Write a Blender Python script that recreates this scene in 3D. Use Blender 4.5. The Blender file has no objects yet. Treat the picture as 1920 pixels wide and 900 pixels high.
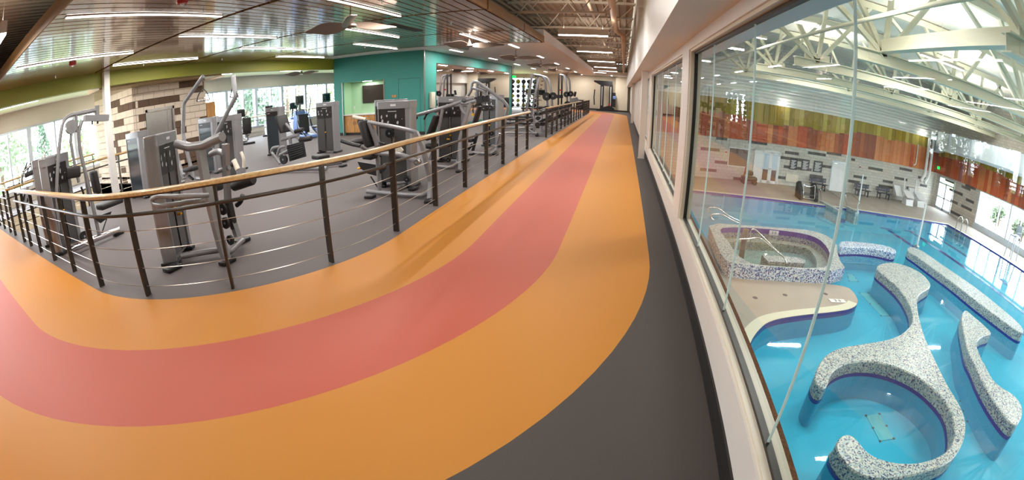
import bpy, bmesh, math, random
from mathutils import Vector, Matrix
random.seed(7)
PI = math.pi
SC = bpy.context.scene
COL = SC.collection

# ---------------------------------------------------------------- camera (fisheye photograph, 1920x900 frame)
F_PX, K_L, H_CAM = 843.4, 0.3636, 1.65
YAW, PITCH, ROLL = math.radians(13.70), math.radians(-19.2), math.radians(0.586)
CAM_R = (Matrix.Rotation(YAW, 3, 'Z') @ Matrix.Rotation(PITCH, 3, 'X') @
         Matrix(((1, 0, 0), (0, 0, -1), (0, 1, 0))) @ Matrix.Rotation(ROLL, 3, 'Z'))
cam_d = bpy.data.cameras.new('camera')
cam = bpy.data.objects.new('camera', cam_d)
COL.objects.link(cam)
cam.matrix_world = Matrix.Translation((0, 0, H_CAM)) @ CAM_R.to_4x4()
cam_d.type = 'PANO'
cam_d.sensor_width = 36.0
cam_d.sensor_fit = 'HORIZONTAL'
cam_d.clip_start, cam_d.clip_end = 0.05, 400
FMM = F_PX * 36.0 / 1920.0
def _fit_poly():
    # least squares theta = k1 r + k2 r^2 + k3 r^3 + k4 r^4 for theta = asin(K r / f) / K
    n = 4
    A = [[0.0] * (n + 1) for _ in range(n)]
    for i in range(1, 201):
        r = 21.0 * i / 200
        th = math.asin(K_L * r / FMM) / K_L
        b = [(r / 21.0) ** (j + 1) for j in range(n)]
        for p in range(n):
            for q in range(n):
                A[p][q] += b[p] * b[q]
            A[p][n] += b[p] * th
    for p in range(n):
        piv = A[p][p]
        A[p] = [v / piv for v in A[p]]
        for q in range(n):
            if q != p:
                f = A[q][p]
                A[q] = [a - f * b for a, b in zip(A[q], A[p])]
    return [A[p][n] / 21.0 ** (p + 1) for p in range(n)]
_k = _fit_poly()
tgt = cam_d if hasattr(cam_d, 'panorama_type') else cam_d.cycles
tgt.panorama_type = 'FISHEYE_LENS_POLYNOMIAL'
tgt.fisheye_fov = math.radians(200)
tgt.fisheye_polynomial_k0 = 0.0
tgt.fisheye_polynomial_k1, tgt.fisheye_polynomial_k2 = -_k[0], -_k[1]
tgt.fisheye_polynomial_k3, tgt.fisheye_polynomial_k4 = -_k[2], -_k[3]
SC.camera = cam

# ---------------------------------------------------------------- world, exposure, render behaviour
W = bpy.data.worlds.new('sky'); SC.world = W; W.use_nodes = True
wn = W.node_tree; wn.nodes.clear()
_bg = wn.nodes.new('ShaderNodeBackground'); _wo = wn.nodes.new('ShaderNodeOutputWorld')
_bg.inputs[0].default_value = (0.86, 0.93, 1.0, 1); _bg.inputs[1].default_value = 15.0
wn.links.new(_bg.outputs[0], _wo.inputs[0])
SC.view_settings.view_transform = 'Standard'
SC.view_settings.look = 'None'
SC.view_settings.exposure = 0.13
SC.view_settings.gamma = 1.0
SC.view_settings.use_curve_mapping = False
SC.cycles.max_bounces = 7
SC.cycles.diffuse_bounces = 3
SC.cycles.glossy_bounces = 3
SC.cycles.transmission_bounces = 3
SC.cycles.transparent_max_bounces = 14
SC.cycles.caustics_reflective = False
SC.cycles.caustics_refractive = False
SC.cycles.sample_clamp_indirect = 6.0

# ---------------------------------------------------------------- pixel -> place helpers (1920x900 pixels)
def ray(px, py):
    dx, dy = px - 960.0, 450.0 - py
    r = math.hypot(dx, dy) or 1e-9
    th = math.asin(min(1.0, K_L * r / F_PX)) / K_L
    return CAM_R @ Vector((dx / r * math.sin(th), dy / r * math.sin(th), -math.cos(th)))
EYE = Vector((0, 0, H_CAM))
def PZ(px, py, z=0.0):
    d = ray(px, py); return EYE + d * ((z - H_CAM) / d.z)
def PX(px, py, x):
    d = ray(px, py); return EYE + d * (x / d.x)
def PY(px, py, y):
    d = ray(px, py); return EYE + d * (y / d.y)

# ---------------------------------------------------------------- materials
MATS = {}
def mat(name, col, rough=0.5, metal=0.0, spec=0.5, noise=None, bump=None, emit=None, coat=0.0, alpha=None):
    """noise=(scale, amount, darker factor colour mix)  bump=(scale, strength)"""
    if name in MATS: return MATS[name]
    m = bpy.data.materials.new(name); m.use_nodes = True
    nt = m.node_tree; b = nt.nodes['Principled BSDF']
    b.inputs['Base Color'].default_value = (*col, 1)
    b.inputs['Roughness'].default_value = rough
    b.inputs['Metallic'].default_value = metal
    b.inputs['Specular IOR Level'].default_value = spec
    if coat: 
        b.inputs['Coat Weight'].default_value = coat
        b.inputs['Coat Roughness'].default_value = 0.06
    if noise or bump:
        tc = nt.nodes.new('ShaderNodeTexCoord')
    if noise:
        n = nt.nodes.new('ShaderNodeTexNoise'); n.inputs['Scale'].default_value = noise[0]; n.inputs['Detail'].default_value = 4
        nt.links.new(tc.outputs['Object'], n.inputs['Vector'])
        r = nt.nodes.new('ShaderNodeValToRGB')
        a = noise[1]
        r.color_ramp.elements[0].position = 0.3; r.color_ramp.elements[1].position = 0.7
        r.color_ramp.elements[0].color = (*[c * (1 - a) for c in col], 1)
        r.color_ramp.elements[1].color = (*[min(1, c * (1 + a)) for c in col], 1)
        nt.links.new(n.outputs['Fac'], r.inputs[0]); nt.links.new(r.outputs[0], b.inputs['Base Color'])
    if bump:
        n2 = nt.nodes.new('ShaderNodeTexNoise'); n2.inputs['Scale'].default_value = bump[0]; n2.inputs['Detail'].default_value = 3
        nt.links.new(tc.outputs['Object'], n2.inputs['Vector'])
        bp = nt.nodes.new('ShaderNodeBump'); bp.inputs['Strength'].default_value = bump[1]; bp.inputs['Distance'].default_value = 0.01
        nt.links.new(n2.outputs['Fac'], bp.inputs['Height']); nt.links.new(bp.outputs[0], b.inputs['Normal'])
    if emit:
        b.inputs['Emission Color'].default_value = (*emit[0], 1); b.inputs['Emission Strength'].default_value = emit[1]
        m.cycles.emission_sampling = 'NONE'
    MATS[name] = m
    return m
def srgb(r, g, b):
    f = lambda c: (c / 255 / 12.92) if c <= 10 else ((c / 255 + 0.055) / 1.055) ** 2.4
    return (f(r), f(g), f(b))
def glass_mat(name, tint, refl_ior=1.5, extra=0.0, bump=None):
    """architectural sheet: straight-through tint plus Fresnel mirror"""
    m = bpy.data.materials.new(name); m.use_nodes = True; nt = m.node_tree; nt.nodes.clear()
    o = nt.nodes.new('ShaderNodeOutputMaterial'); mx = nt.nodes.new('ShaderNodeMixShader')
    t = nt.nodes.new('ShaderNodeBsdfTransparent'); g = nt.nodes.new('ShaderNodeBsdfGlossy'); lw = nt.nodes.new('ShaderNodeLayerWeight'); lw.inputs[0].default_value = 0.5
    pw = nt.nodes.new('ShaderNodeMath'); pw.operation = 'POWER'; pw.inputs[1].default_value = 5.0; nt.links.new(lw.outputs['Facing'], pw.inputs[0])
    f0 = ((refl_ior - 1) / (refl_ior + 1)) ** 2 + extra
    f = nt.nodes.new('ShaderNodeMath'); f.operation = 'MULTIPLY_ADD'; f.use_clamp = True; f.inputs[1].default_value = 1 - f0; f.inputs[2].default_value = f0; nt.links.new(pw.outputs[0], f.inputs[0])
    t.inputs[0].default_value = (*tint, 1); g.inputs['Roughness'].default_value = 0.0 if not bump else 0.03
    fac = f.outputs[0]
    if bump:
        tc = nt.nodes.new('ShaderNodeTexCoord'); n = nt.nodes.new('ShaderNodeTexNoise'); n.inputs['Scale'].default_value = bump[0]
        bp = nt.nodes.new('ShaderNodeBump'); bp.inputs['Strength'].default_value = bump[1]; bp.inputs['Distance'].default_value = 0.02
        nt.links.new(tc.outputs['Object'], n.inputs['Vector']); nt.links.new(n.outputs['Fac'], bp.inputs['Height'])
        nt.links.new(bp.outputs[0], g.inputs['Normal']); nt.links.new(bp.outputs[0], lw.inputs['Normal'])
    nt.links.new(fac, mx.inputs[0]); nt.links.new(t.outputs[0], mx.inputs[1]); nt.links.new(g.outputs[0], mx.inputs[2])
    nt.links.new(mx.outputs[0], o.inputs[0]); MATS[name] = m
    return m
def wood_mat(name, col, dark, scale=(1, 12, 12), rough=0.4, coat=0.0):
    m = bpy.data.materials.new(name); m.use_nodes = True; nt = m.node_tree; b = nt.nodes['Principled BSDF']
    tc = nt.nodes.new('ShaderNodeTexCoord'); mp = nt.nodes.new('ShaderNodeMapping'); mp.inputs['Scale'].default_value = scale
    n = nt.nodes.new('ShaderNodeTexNoise'); n.inputs['Scale'].default_value = 3; n.inputs['Detail'].default_value = 6
    r = nt.nodes.new('ShaderNodeValToRGB'); r.color_ramp.elements[0].position = 0.35; r.color_ramp.elements[1].position = 0.68
    r.color_ramp.elements[0].color = (*dark, 1); r.color_ramp.elements[1].color = (*col, 1)
    nt.links.new(tc.outputs['Object'], mp.inputs[0]); nt.links.new(mp.outputs[0], n.inputs['Vector'])
    nt.links.new(n.outputs['Fac'], r.inputs[0]); nt.links.new(r.outputs[0], b.inputs['Base Color'])
    b.inputs['Roughness'].default_value = rough
    if coat: b.inputs['Coat Weight'].default_value = coat; b.inputs['Coat Roughness'].default_value = 0.08
    MATS[name] = m
    return m
def mosaic_mat(name, cols, scale, grout, rough=0.35):
    """small square tesserae in mixed colours"""
    m = bpy.data.materials.new(name); m.use_nodes = True; nt = m.node_tree; b = nt.nodes['Principled BSDF']
    tc = nt.nodes.new('ShaderNodeTexCoord'); sn = nt.nodes.new('ShaderNodeVectorMath'); sn.operation = 'SNAP'
    s = 1.0 / scale; sn.inputs[1].default_value = (s, s, s)
    ad = nt.nodes.new('ShaderNodeVectorMath'); ad.operation = 'ADD'; ad.inputs[1].default_value = (0.0037, 0.0041, 0.0043)
    nt.links.new(tc.outputs['Object'], ad.inputs[0]); nt.links.new(ad.outputs[0], sn.inputs[0])
    wh = nt.nodes.new('ShaderNodeTexWhiteNoise'); nt.links.new(sn.outputs[0], wh.inputs['Vector'])
    r = nt.nodes.new('ShaderNodeValToRGB'); r.color_ramp.interpolation = 'CONSTANT'
    while len(r.color_ramp.elements) < len(cols): r.color_ramp.elements.new(0.5)
    acc = 0
    for e, (c, wgt) in zip(r.color_ramp.elements, cols):
        e.position = acc; e.color = (*c, 1); acc += wgt
    nt.links.new(wh.outputs['Value'], r.inputs[0]); nt.links.new(r.outputs[0], b.inputs['Base Color'])
    b.inputs['Roughness'].default_value = rough
    MATS[name] = m
    return m
def brick_mat(name, c1, c2, mortar, bw=0.4, bh=0.2, axis='X', msize=0.012):
    """concrete block wall whose blocks are only a few pixels high"""
    m = bpy.data.materials.new(name); m.use_nodes = True; nt = m.node_tree; b = nt.nodes['Principled BSDF']
    tc = nt.nodes.new('ShaderNodeTexCoord'); sp = nt.nodes.new('ShaderNodeSeparateXYZ'); cb = nt.nodes.new('ShaderNodeCombineXYZ')
    nt.links.new(tc.outputs['Object'], sp.inputs[0]); nt.links.new(sp.outputs[axis], cb.inputs[0]); nt.links.new(sp.outputs['Z'], cb.inputs[1])
    t = nt.nodes.new('ShaderNodeTexBrick'); t.inputs['Color1'].default_value = (*c1, 1); t.inputs['Color2'].default_value = (*c2, 1); t.inputs['Mortar'].default_value = (*mortar, 1)
    t.inputs['Scale'].default_value = 1.0; t.inputs['Brick Width'].default_value = bw; t.inputs['Row Height'].default_value = bh; t.inputs['Mortar Size'].default_value = msize
    nt.links.new(cb.outputs[0], t.inputs['Vector']); nt.links.new(t.outputs['Color'], b.inputs['Base Color'])
    bp = nt.nodes.new('ShaderNodeBump'); bp.inputs['Strength'].default_value = 0.4; bp.inputs['Distance'].default_value = 0.01; bp.invert = True
    nt.links.new(t.outputs['Fac'], bp.inputs['Height']); nt.links.new(bp.outputs[0], b.inputs['Normal'])
    b.inputs['Roughness'].default_value = 0.85
    MATS[name] = m
    return m

# ---------------------------------------------------------------- mesh collector
class MB:
    def __init__(s): s.v = []; s.f = []; s.smooth = False
    def add(s, verts, faces):
        n = len(s.v); s.v += [Vector(p) for p in verts]; s.f += [tuple(i + n for i in f) for f in faces]; return s
    def box(s, lo, hi, M=None):
        x0, y0, z0 = lo; x1, y1, z1 = hi
        vs = [(x0, y0, z0), (x1, y0, z0), (x1, y1, z0), (x0, y1, z0), (x0, y0, z1), (x1, y0, z1), (x1, y1, z1), (x0, y1, z1)]
        if M: vs = [M @ Vector(p) for p in vs]
        return s.add(vs, [(3, 2, 1, 0), (4, 5, 6, 7), (0, 1, 5, 4), (1, 2, 6, 5), (2, 3, 7, 6), (3, 0, 4, 7)])
    def cbox(s, c, size, M=None):
        h = [q / 2 for q in size]
        return s.box((c[0] - h[0], c[1] - h[1], c[2] - h[2]), (c[0] + h[0], c[1] + h[1], c[2] + h[2]), M)
    def rbox(s, c, size, r=0.02, M=None, seg=2):
        """box with bevelled edges"""
        bm = bmesh.new(); bmesh.ops.create_cube(bm, size=1.0)
        for v in bm.verts: v.co = Vector((v.co.x * size[0], v.co.y * size[1], v.co.z * size[2]))
        bmesh.ops.bevel(bm, geom=bm.edges[:], offset=min(r, min(size) * 0.45), segments=seg, affect='EDGES', profile=0.5)
        bm.verts.ensure_lookup_table()
        vs = [v.co + Vector(c) for v in bm.verts]
        if M: vs = [M @ p for p in vs]
        s.add(vs, [tuple(v.index for v in f.verts) for f in bm.faces]); bm.free(); s.smooth = True
        return s
    def quad(s, a, b, c, d): return s.add([a, b, c, d], [(0, 1, 2, 3)])
    def prism(s, poly, z0, z1, M=None):
        """poly: list of (x,y), any winding; vertical walls, flat caps"""
        A = sum(poly[i][0] * poly[(i + 1) % len(poly)][1] - poly[(i + 1) % len(poly)][0] * poly[i][1] for i in range(len(poly)))
        if A < 0: poly = poly[::-1]
        n = len(poly)
        vs = [Vector((p[0], p[1], z0)) for p in poly] + [Vector((p[0], p[1], z1)) for p in poly]
        if M: vs = [M @ p for p in vs]
        fs = [(i, (i + 1) % n, n + (i + 1) % n, n + i) for i in range(n)]
        fs += [tuple(range(n, 2 * n)), tuple(range(n - 1, -1, -1))]
        return s.add(vs, fs)
    def extr(s, poly, n):
        """planar 3d polygon extruded by vector n"""
        k = len(poly); n = Vector(n); vs = [Vector(p) for p in poly] + [Vector(p) + n for p in poly]
        nrm = Vector()
        for i in range(k): nrm += Vector(poly[i]).cross(Vector(poly[(i + 1) % k]))
        fl = nrm.dot(n) > 0
        fs = []
        for i in range(k):
            j = (i + 1) % k
            fs.append((i, j, k + j, k + i) if fl else (i, k + i, k + j, j))
        fs += [tuple(range(k, 2 * k)), tuple(range(k - 1, -1, -1))] if fl else [tuple(range(2 * k - 1, k - 1, -1)), tuple(range(k))]
        return s.add(vs, fs)
    def tube(s, path, r, n=10, fillet=0.0, closed=False, flat=None):
        """round tube along path; fillet rounds inner corners; flat=(w,h) makes a rectangular bar"""
        P = [Vector(p) for p in path]
        if fillet and len(P) > 2:
            Q = [P[0]] if not closed else []
            rng = range(1, len(P) - 1) if not closed else range(len(P))
            for i in rng:
                a, b, c = P[i - 1], P[i], P[(i + 1) % len(P)]
                u, w = (a - b), (c - b); d = min(fillet, u.length * 0.48, w.length * 0.48)
                p0, p2 = b + u.normalized() * d, b + w.normalized() * d
                for k in range(5):
                    t = k / 4; Q.append(p0 * (1 - t) ** 2 + b * 2 * t * (1 - t) + p2 * t * t)
            if not closed: Q.append(P[-1])
            P = Q
        m = len(P)
        tang = []
        for i in range(m):
            a = P[i - 1] if (i > 0 or closed) else P[i]; b = P[(i + 1) % m] if (i < m - 1 or closed) else P[i]
            t = b - a; tang.append(t.normalized() if t.length > 1e-9 else Vector((0, 0, 1)))
        up = Vector((0, 0, 1)) if abs(tang[0].z) < 0.95 else Vector((1, 0, 0))
        nrm = (up - tang[0] * up.dot(tang[0])).normalized()
        rings = []
        if flat: n = 4
        base = len(s.v)
        for i in range(m):
            if i: 
                nrm = nrm - tang[i] * nrm.dot(tang[i])
                nrm = nrm.normalized() if nrm.length > 1e-6 else Vector((1, 0, 0))
            bi = tang[i].cross(nrm)
            if flat:
                w, h = flat[0] / 2, flat[1] / 2
                ring = [P[i] + bi * x + nrm * y for x, y in ((-w, -h), (w, -h), (w, h), (-w, h))]
            else:
                rr = r[i] if isinstance(r, (list, tuple)) else r
                ring = [P[i] + (bi * math.cos(2 * PI * k / n) + nrm * math.sin(2 * PI * k / n)) * rr for k in range(n)]
            s.v += ring
        for i in range(m if closed else m - 1):
            for k in range(n):
                a = base + i * n + k; b = base + i * n + (k + 1) % n
                c = base + ((i + 1) % m) * n + (k + 1) % n; d = base + ((i + 1) % m) * n + k
                s.f.append((a, b, c, d))
        if not closed:
            s.f.append(tuple(base + k for k in range(n - 1, -1, -1))); s.f.append(tuple(base + (m - 1) * n + k for k in range(n)))
        if not flat: s.smooth = True
        return s
    def cyl(s, a, b, r, n=14): return s.tube([a, b], r, n)
    def lathe(s, c, prof, n=16, M=None):
        """profile [(r,z)] around vertical axis at c"""
        base = len(s.v); c = Vector(c)
        for r, z in prof:
            for k in range(n):
                p = c + Vector((r * math.cos(2 * PI * k / n), r * math.sin(2 * PI * k / n), z))
                s.v.append(M @ p if M else p)
        for i in range(len(prof) - 1):
            for k in range(n):
                s.f.append((base + i * n + k, base + i * n + (k + 1) % n, base + (i + 1) * n + (k + 1) % n, base + (i + 1) * n + k))
        s.f.append(tuple(base + k for k in range(n - 1, -1, -1))); s.f.append(tuple(base + (len(prof) - 1) * n + k for k in range(n)))
        s.smooth = True
        return s
    def ball(s, c, r, sc=(1, 1, 1), u=12, w=8):
        base = len(s.v); c = Vector(c)
        for i in range(w + 1):
            a = PI * i / w
            for k in range(u):
                s.v.append(c + Vector((r * sc[0] * math.sin(a) * math.cos(2 * PI * k / u), r * sc[1] * math.sin(a) * math.sin(2 * PI * k / u), -r * sc[2] * math.cos(a))))
        for i in range(w):
            for k in range(u):
                s.f.append((base + i * u + k, base + i * u + (k + 1) % u, base + (i + 1) * u + (k + 1) % u, base + (i + 1) * u + k))
        s.smooth = True
        return s
ORG = {}
def link_mesh(name, mb, m, org):
    me = bpy.data.meshes.new(name)
    me.from_pydata([tuple(p - org) for p in mb.v], [], mb.f)
    me.validate(); me.update()
    if mb.smooth:
        me.polygons.foreach_set('use_smooth', [True] * len(me.polygons))
        try: me.set_sharp_from_angle(angle=math.radians(38))
        except Exception: pass
    me.materials.append(m)
    o = bpy.data.objects.new(name, me); COL.objects.link(o)
    return o
def tag(o, label=None, cat=None, group=None, kind=None):
    if label: o['label'] = label
    if cat: o['category'] = cat
    if group: o['group'] = group
    if kind: o['kind'] = kind
    return o
def thing(name, label, cat, loc=(0, 0, 0), group=None):
    o = bpy.data.objects.new(name, None); COL.objects.link(o); o.location = loc; o.empty_display_size = 0.1
    ORG[o] = Vector(loc)
    return tag(o, label, cat, group)
def part(name, mb, m, parent, label=None, kind=None):
    org = ORG[parent]
    o = link_mesh(name, mb, m, org); o.parent = parent; ORG[o] = org
    return tag(o, label, kind=kind)
def single(name, mb, m, label, cat, group=None, loc=None):
    org = Vector(loc) if loc is not None else Vector((sum((p.x for p in mb.v)) / len(mb.v), sum((p.y for p in mb.v)) / len(mb.v), min(p.z for p in mb.v)))
    o = link_mesh(name, mb, m, org); o.location = org; ORG[o] = org
    return tag(o, label, cat, group)
def struct(name, mb, m, loc=(0, 0, 0)):
    org = Vector(loc); o = link_mesh(name, mb, m, org); o.location = org; ORG[o] = org
    return tag(o, kind='structure')
def copy_tree(o, parent=None):
    c = o.copy(); COL.objects.link(c); c.parent = parent; ORG[c] = ORG.get(o, Vector())
    for ch in list(o.children): copy_tree(ch, c)
    return c
def shared(name, src, parent, offset):
    """another piece that shares the mesh of src, moved by offset in the parent's frame"""
    o = bpy.data.objects.new(name, src.data); COL.objects.link(o); o.parent = parent; o.location = offset; ORG[o] = ORG[parent]
    return o
def area_light(parent, loc, size, power, col=(1, 0.955, 0.905), name='lamp_light', rot=None):
    d = bpy.data.lights.new(name, 'AREA'); d.shape = 'RECTANGLE'; d.size, d.size_y = size; d.energy = power; d.color = col
    o = bpy.data.objects.new(name, d); COL.objects.link(o); o.parent = parent
    o.location = Vector(loc) - (ORG[parent] if parent else Vector())
    if rot: o.rotation_euler = rot
    return o

# ================================================================ materials in use
M_floor = mat('rubber_grey', srgb(102, 95, 94), 0.62, spec=0.22, noise=(420, 0.12), bump=(300, 0.08))
M_strip = mat('rubber_charcoal', srgb(78, 72, 69), 0.6, spec=0.22, noise=(420, 0.18), bump=(300, 0.08))
M_orange = mat('rubber_orange', srgb(194, 129, 50), 0.5, spec=0.22, noise=(380, 0.06), bump=(320, 0.06))
M_red = mat('rubber_red', srgb(184, 91, 72), 0.5, spec=0.22, noise=(380, 0.06), bump=(320, 0.06))
M_white = mat('white_paint', srgb(226, 222, 216), 0.45, noise=(3, 0.015))
M_cream = mat('cream_paint', srgb(226, 214, 192), 0.6, noise=(2, 0.02))
M_grey_wall = mat('grey_paint', srgb(196, 190, 178), 0.6, noise=(2, 0.02))
M_gyp = mat('ceiling_white', srgb(244, 240, 238), 0.55)
M_black = mat('black_vinyl', srgb(30, 28, 27), 0.55)
M_frame = mat('frame_cream', srgb(222, 214, 196), 0.35)
M_framew = mat('frame_silver', srgb(190, 200, 212), 0.3, metal=0.3)
M_gasket = mat('gasket_black', srgb(22, 20, 18), 0.4)
M_brownfelt = mat('brown_panel', srgb(120, 74, 40), 0.95, noise=(60, 0.35), bump=(90, 0.9))
M_bulk = mat('bulkhead_grey', srgb(204, 212, 216), 0.55)
M_green = mat('green_paint', srgb(140, 140, 40), 0.5)
M_soffit = mat('soffit_brown', srgb(168, 140, 96), 0.5)
M_teal = mat('teal_paint', srgb(60, 146, 136), 0.55, noise=(1.5, 0.03))
M_niche = mat('pale_green_paint', srgb(176, 214, 176), 0.6)
M_mirror = mat('mirror', (0.86, 0.88, 0.88), 0.02, metal=1.0)
M_deck = mat('deck_paint', srgb(176, 160, 138), 0.6)
M_joist = mat('joist_paint', srgb(204, 192, 172), 0.5)
M_silver = mat('silver_paint', srgb(142, 142, 145), 0.3, metal=0.2)
M_chrome = mat('chrome', srgb(216, 216, 218), 0.12, metal=1.0)
M_steel = mat('brushed_steel', srgb(170, 168, 164), 0.28, metal=1.0, noise=(6, 0.05))
M_shroud = mat('smoked_shroud', srgb(80, 80, 80), 0.22, spec=0.6)
M_shroudd = mat('placard_dark', srgb(44, 40, 40), 0.3)
M_plast = mat('black_plastic', srgb(26, 26, 28), 0.4)
M_pad = mat('black_upholstery', srgb(34, 32, 34), 0.5, bump=(200, 0.1))
M_yellow = mat('yellow_plastic', srgb(240, 170, 20), 0.4)
M_print = mat('white_print', srgb(220, 220, 222), 0.5)
M_red_pl = mat('red_plastic', srgb(170, 20, 30), 0.35)
M_post = mat('bronze_paint', srgb(62, 55, 48), 0.38, metal=0.3)
M_cable = mat('cable_steel', srgb(206, 196, 184), 0.3, metal=0.8)
M_rail = wood_mat('maple_rail', srgb(216, 184, 130), srgb(186, 150, 98), (14, 2, 14), 0.32, 0.3)
M_oak = wood_mat('oak_front', srgb(204, 150, 86), srgb(176, 122, 62), (10, 10, 2), 0.45)
M_slat = wood_mat('walnut_slat', srgb(160, 122, 88), srgb(126, 92, 62), (30, 1.2, 30), 0.24, 0.8)
M_slatedge = wood_mat('walnut_edge', srgb(150, 112, 66), srgb(120, 86, 48), (30, 1.2, 30), 0.5)
M_lamp = mat('lamp_glow', (1, 1, 1), 0.5, emit=((1.0, 0.95, 0.88), 9.0))
M_lamph = mat('lamp_housing', srgb(206, 196, 184), 0.4)
M_glass = glass_mat('clear_glass', (0.93, 0.97, 0.96), 1.52, 0.03)
M_glassw = glass_mat('window_glass', (0.97, 0.985, 0.99), 1.45)
M_joint = mat('glass_edge', srgb(226, 236, 236), 0.2)
_nt = M_joint.node_tree; _tl = _nt.nodes.new('ShaderNodeBsdfTranslucent'); _tl.inputs[0].default_value = (0.85, 0.95, 0.95, 1); _ms = _nt.nodes.new('ShaderNodeMixShader'); _ms.inputs[0].default_value = 0.6
_nt.links.new(_nt.nodes['Principled BSDF'].outputs[0], _ms.inputs[1]); _nt.links.new(_tl.outputs[0], _ms.inputs[2]); _nt.links.new(_ms.outputs[0], _nt.nodes['Material Output'].inputs[0])
M_cmu_l = mat('block_cream', srgb(230, 214, 196), 0.9, noise=(40, 0.10), bump=(60, 0.35))
M_cmu_d = mat('block_brown', srgb(104, 82, 66), 0.9, noise=(40, 0.15), bump=(60, 0.35))
M_mortar = mat('mortar', srgb(190, 172, 150), 0.95)
M_duct = mat('duct_paint', srgb(206, 180, 152), 0.45)
M_fan = mat('fan_bronze', srgb(120, 104, 92), 0.35, metal=0.4)
M_screen = mat('screen_black', srgb(20, 18, 18), 0.12, spec=0.7)
M_counter = mat('counter_white', srgb(226, 224, 218), 0.35)
M_blue = mat('blue_plastic', srgb(110, 140, 200), 0.35)
M_exit = mat('exit_green', srgb(30, 200, 80), 0.4, emit=(srgb(30, 220, 90), 1.5))

# ================================================================ floor and running track
VX0, VX1, VY0, VY1 = -15.6, -11.45, 2.2, 6.5           # stairwell opening
fl = MB()
for x0, x1, y0, y1 in ((-18, VX0, -6, 42), (VX0, VX1, -6, VY0), (VX0, VX1, VY1, 42), (VX1, 0.7, -6, 42)):
    fl.box((x0, y0, -0.35), (x1, y1, 0.0))
floor = struct('floor', fl, M_floor)
TC = (-5.1, 4.42); TF = (-5.1, 33.6); SL = 0.024
def track_pt(R, s):
    """s: list of parametric path points of the offset curve at radius R (left leg, near bend, straight, far bend, far leg)"""
    P = []
    for k in range(14):
        x = -17.9 + (TC[0] + 17.9) * k / 14
        P.append((x, TC[1] - R + SL * (TC[0] - x)))
    for k in range(33):
        a = -PI / 2 + PI / 2 * k / 32
        P.append((TC[0] + R * math.cos(a), TC[1] + R * math.sin(a)))
    for k in range(33):
        a = PI / 2 * k / 32
        P.append((TF[0] + R * math.cos(a), TF[1] + R * math.sin(a)))
    P.append((-17.9, TF[1] + R))
    return P
RAD = (2.66, 3.60, 4.53, 5.49)
for i, (m, lab) in enumerate(((M_orange, 'orange inner lane'), (M_red, 'brick red middle lane'), (M_orange, 'orange outer lane'))):
    a, b = track_pt(RAD[i], 0), track_pt(RAD[i + 1], 0)
    mb = MB(); n = len(a)
    mb.add([(x, y, 0.003) for x, y in a] + [(x, y, 0.003) for x, y in b], [(k, n + k, n + k + 1, k + 1) for k in range(n - 1)])
    part('track_lane', mb, m, floor, lab)
ob = track_pt(RAD[3], 0)
mb = MB()                                                # charcoal border outside the track
for k in range(len(ob) - 1):
    (xa, ya), (xb, yb) = ob[k], ob[k + 1]
    if k < 14: mb.add([(xa, ya, 0.003), (xa, -5.9, 0.003), (xb, -5.9, 0.003), (xb, yb, 0.003)], [(0, 1, 2, 3)])
    elif k < 46: mb.add([(xa, ya, 0.003), (0.698, -5.9, 0.003), (xb, yb, 0.003)], [(0, 1, 2)])
    elif k == 46: mb.add([(xa, ya, 0.003), (0.698, -5.9, 0.003), (0.698, yb, 0.003), (xb, yb, 0.003)], [(0, 1, 2, 3)])
    elif k < 79: mb.add([(xa, ya, 0.003), (0.698, 41.9, 0.003), (xb, yb, 0.003)], [(0, 1, 2)])
mb.add([(ob[14][0], ob[14][1], 0.003), (ob[14][0], -5.9, 0.003), (0.698, -5.9, 0.003)], [(0, 1, 2)])
mb.add([(ob[47][0], ob[47][1], 0.003), (0.698, ob[47][1], 0.003), (0.698, 41.9, 0.003)], [(0, 1, 2)])
part('track_border', mb, M_strip, floor, 'charcoal rubber border strip')
# stairwell lining below the floor edge
mb = MB()
mb.box((VX0 - 0.15, VY0, -3.6), (VX0, VY1, -0.02)); mb.box((VX0, VY0 - 0.15, -3.6), (VX1, VY0, -0.02)); mb.box((VX0, VY1, -3.6), (VX1, VY1 + 0.15, -0.02)); mb.box((VX1, VY0, -3.6), (VX1 + 0.15, VY1, -0.36))
sw = struct('wall_stairwell', mb, M_cream)
for k in range(12):
    part('lap_board', MB().box((VX0, VY0 + 0.01, -0.3 - 0.28 * k), (VX0 + 0.015, VY1 - 0.01, -0.045 - 0.28 * k)), M_cream, sw)
st = MB()
for k in range(10):
    st.box((VX1 - 0.3 * k - 0.6, 2.3, -0.18 * (k + 1) - 0.05), (VX1 - 0.3 * k - 0.28, 3.7, -0.18 * (k + 1)))
part('stair_treads', st, M_grey_wall, sw)
struct('floor_lower', MB().box((VX0 - 0.2, VY0 - 0.2, -3.7), (VX1 + 0.2, VY1 + 0.2, -3.6)), M_grey_wall)

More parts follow.
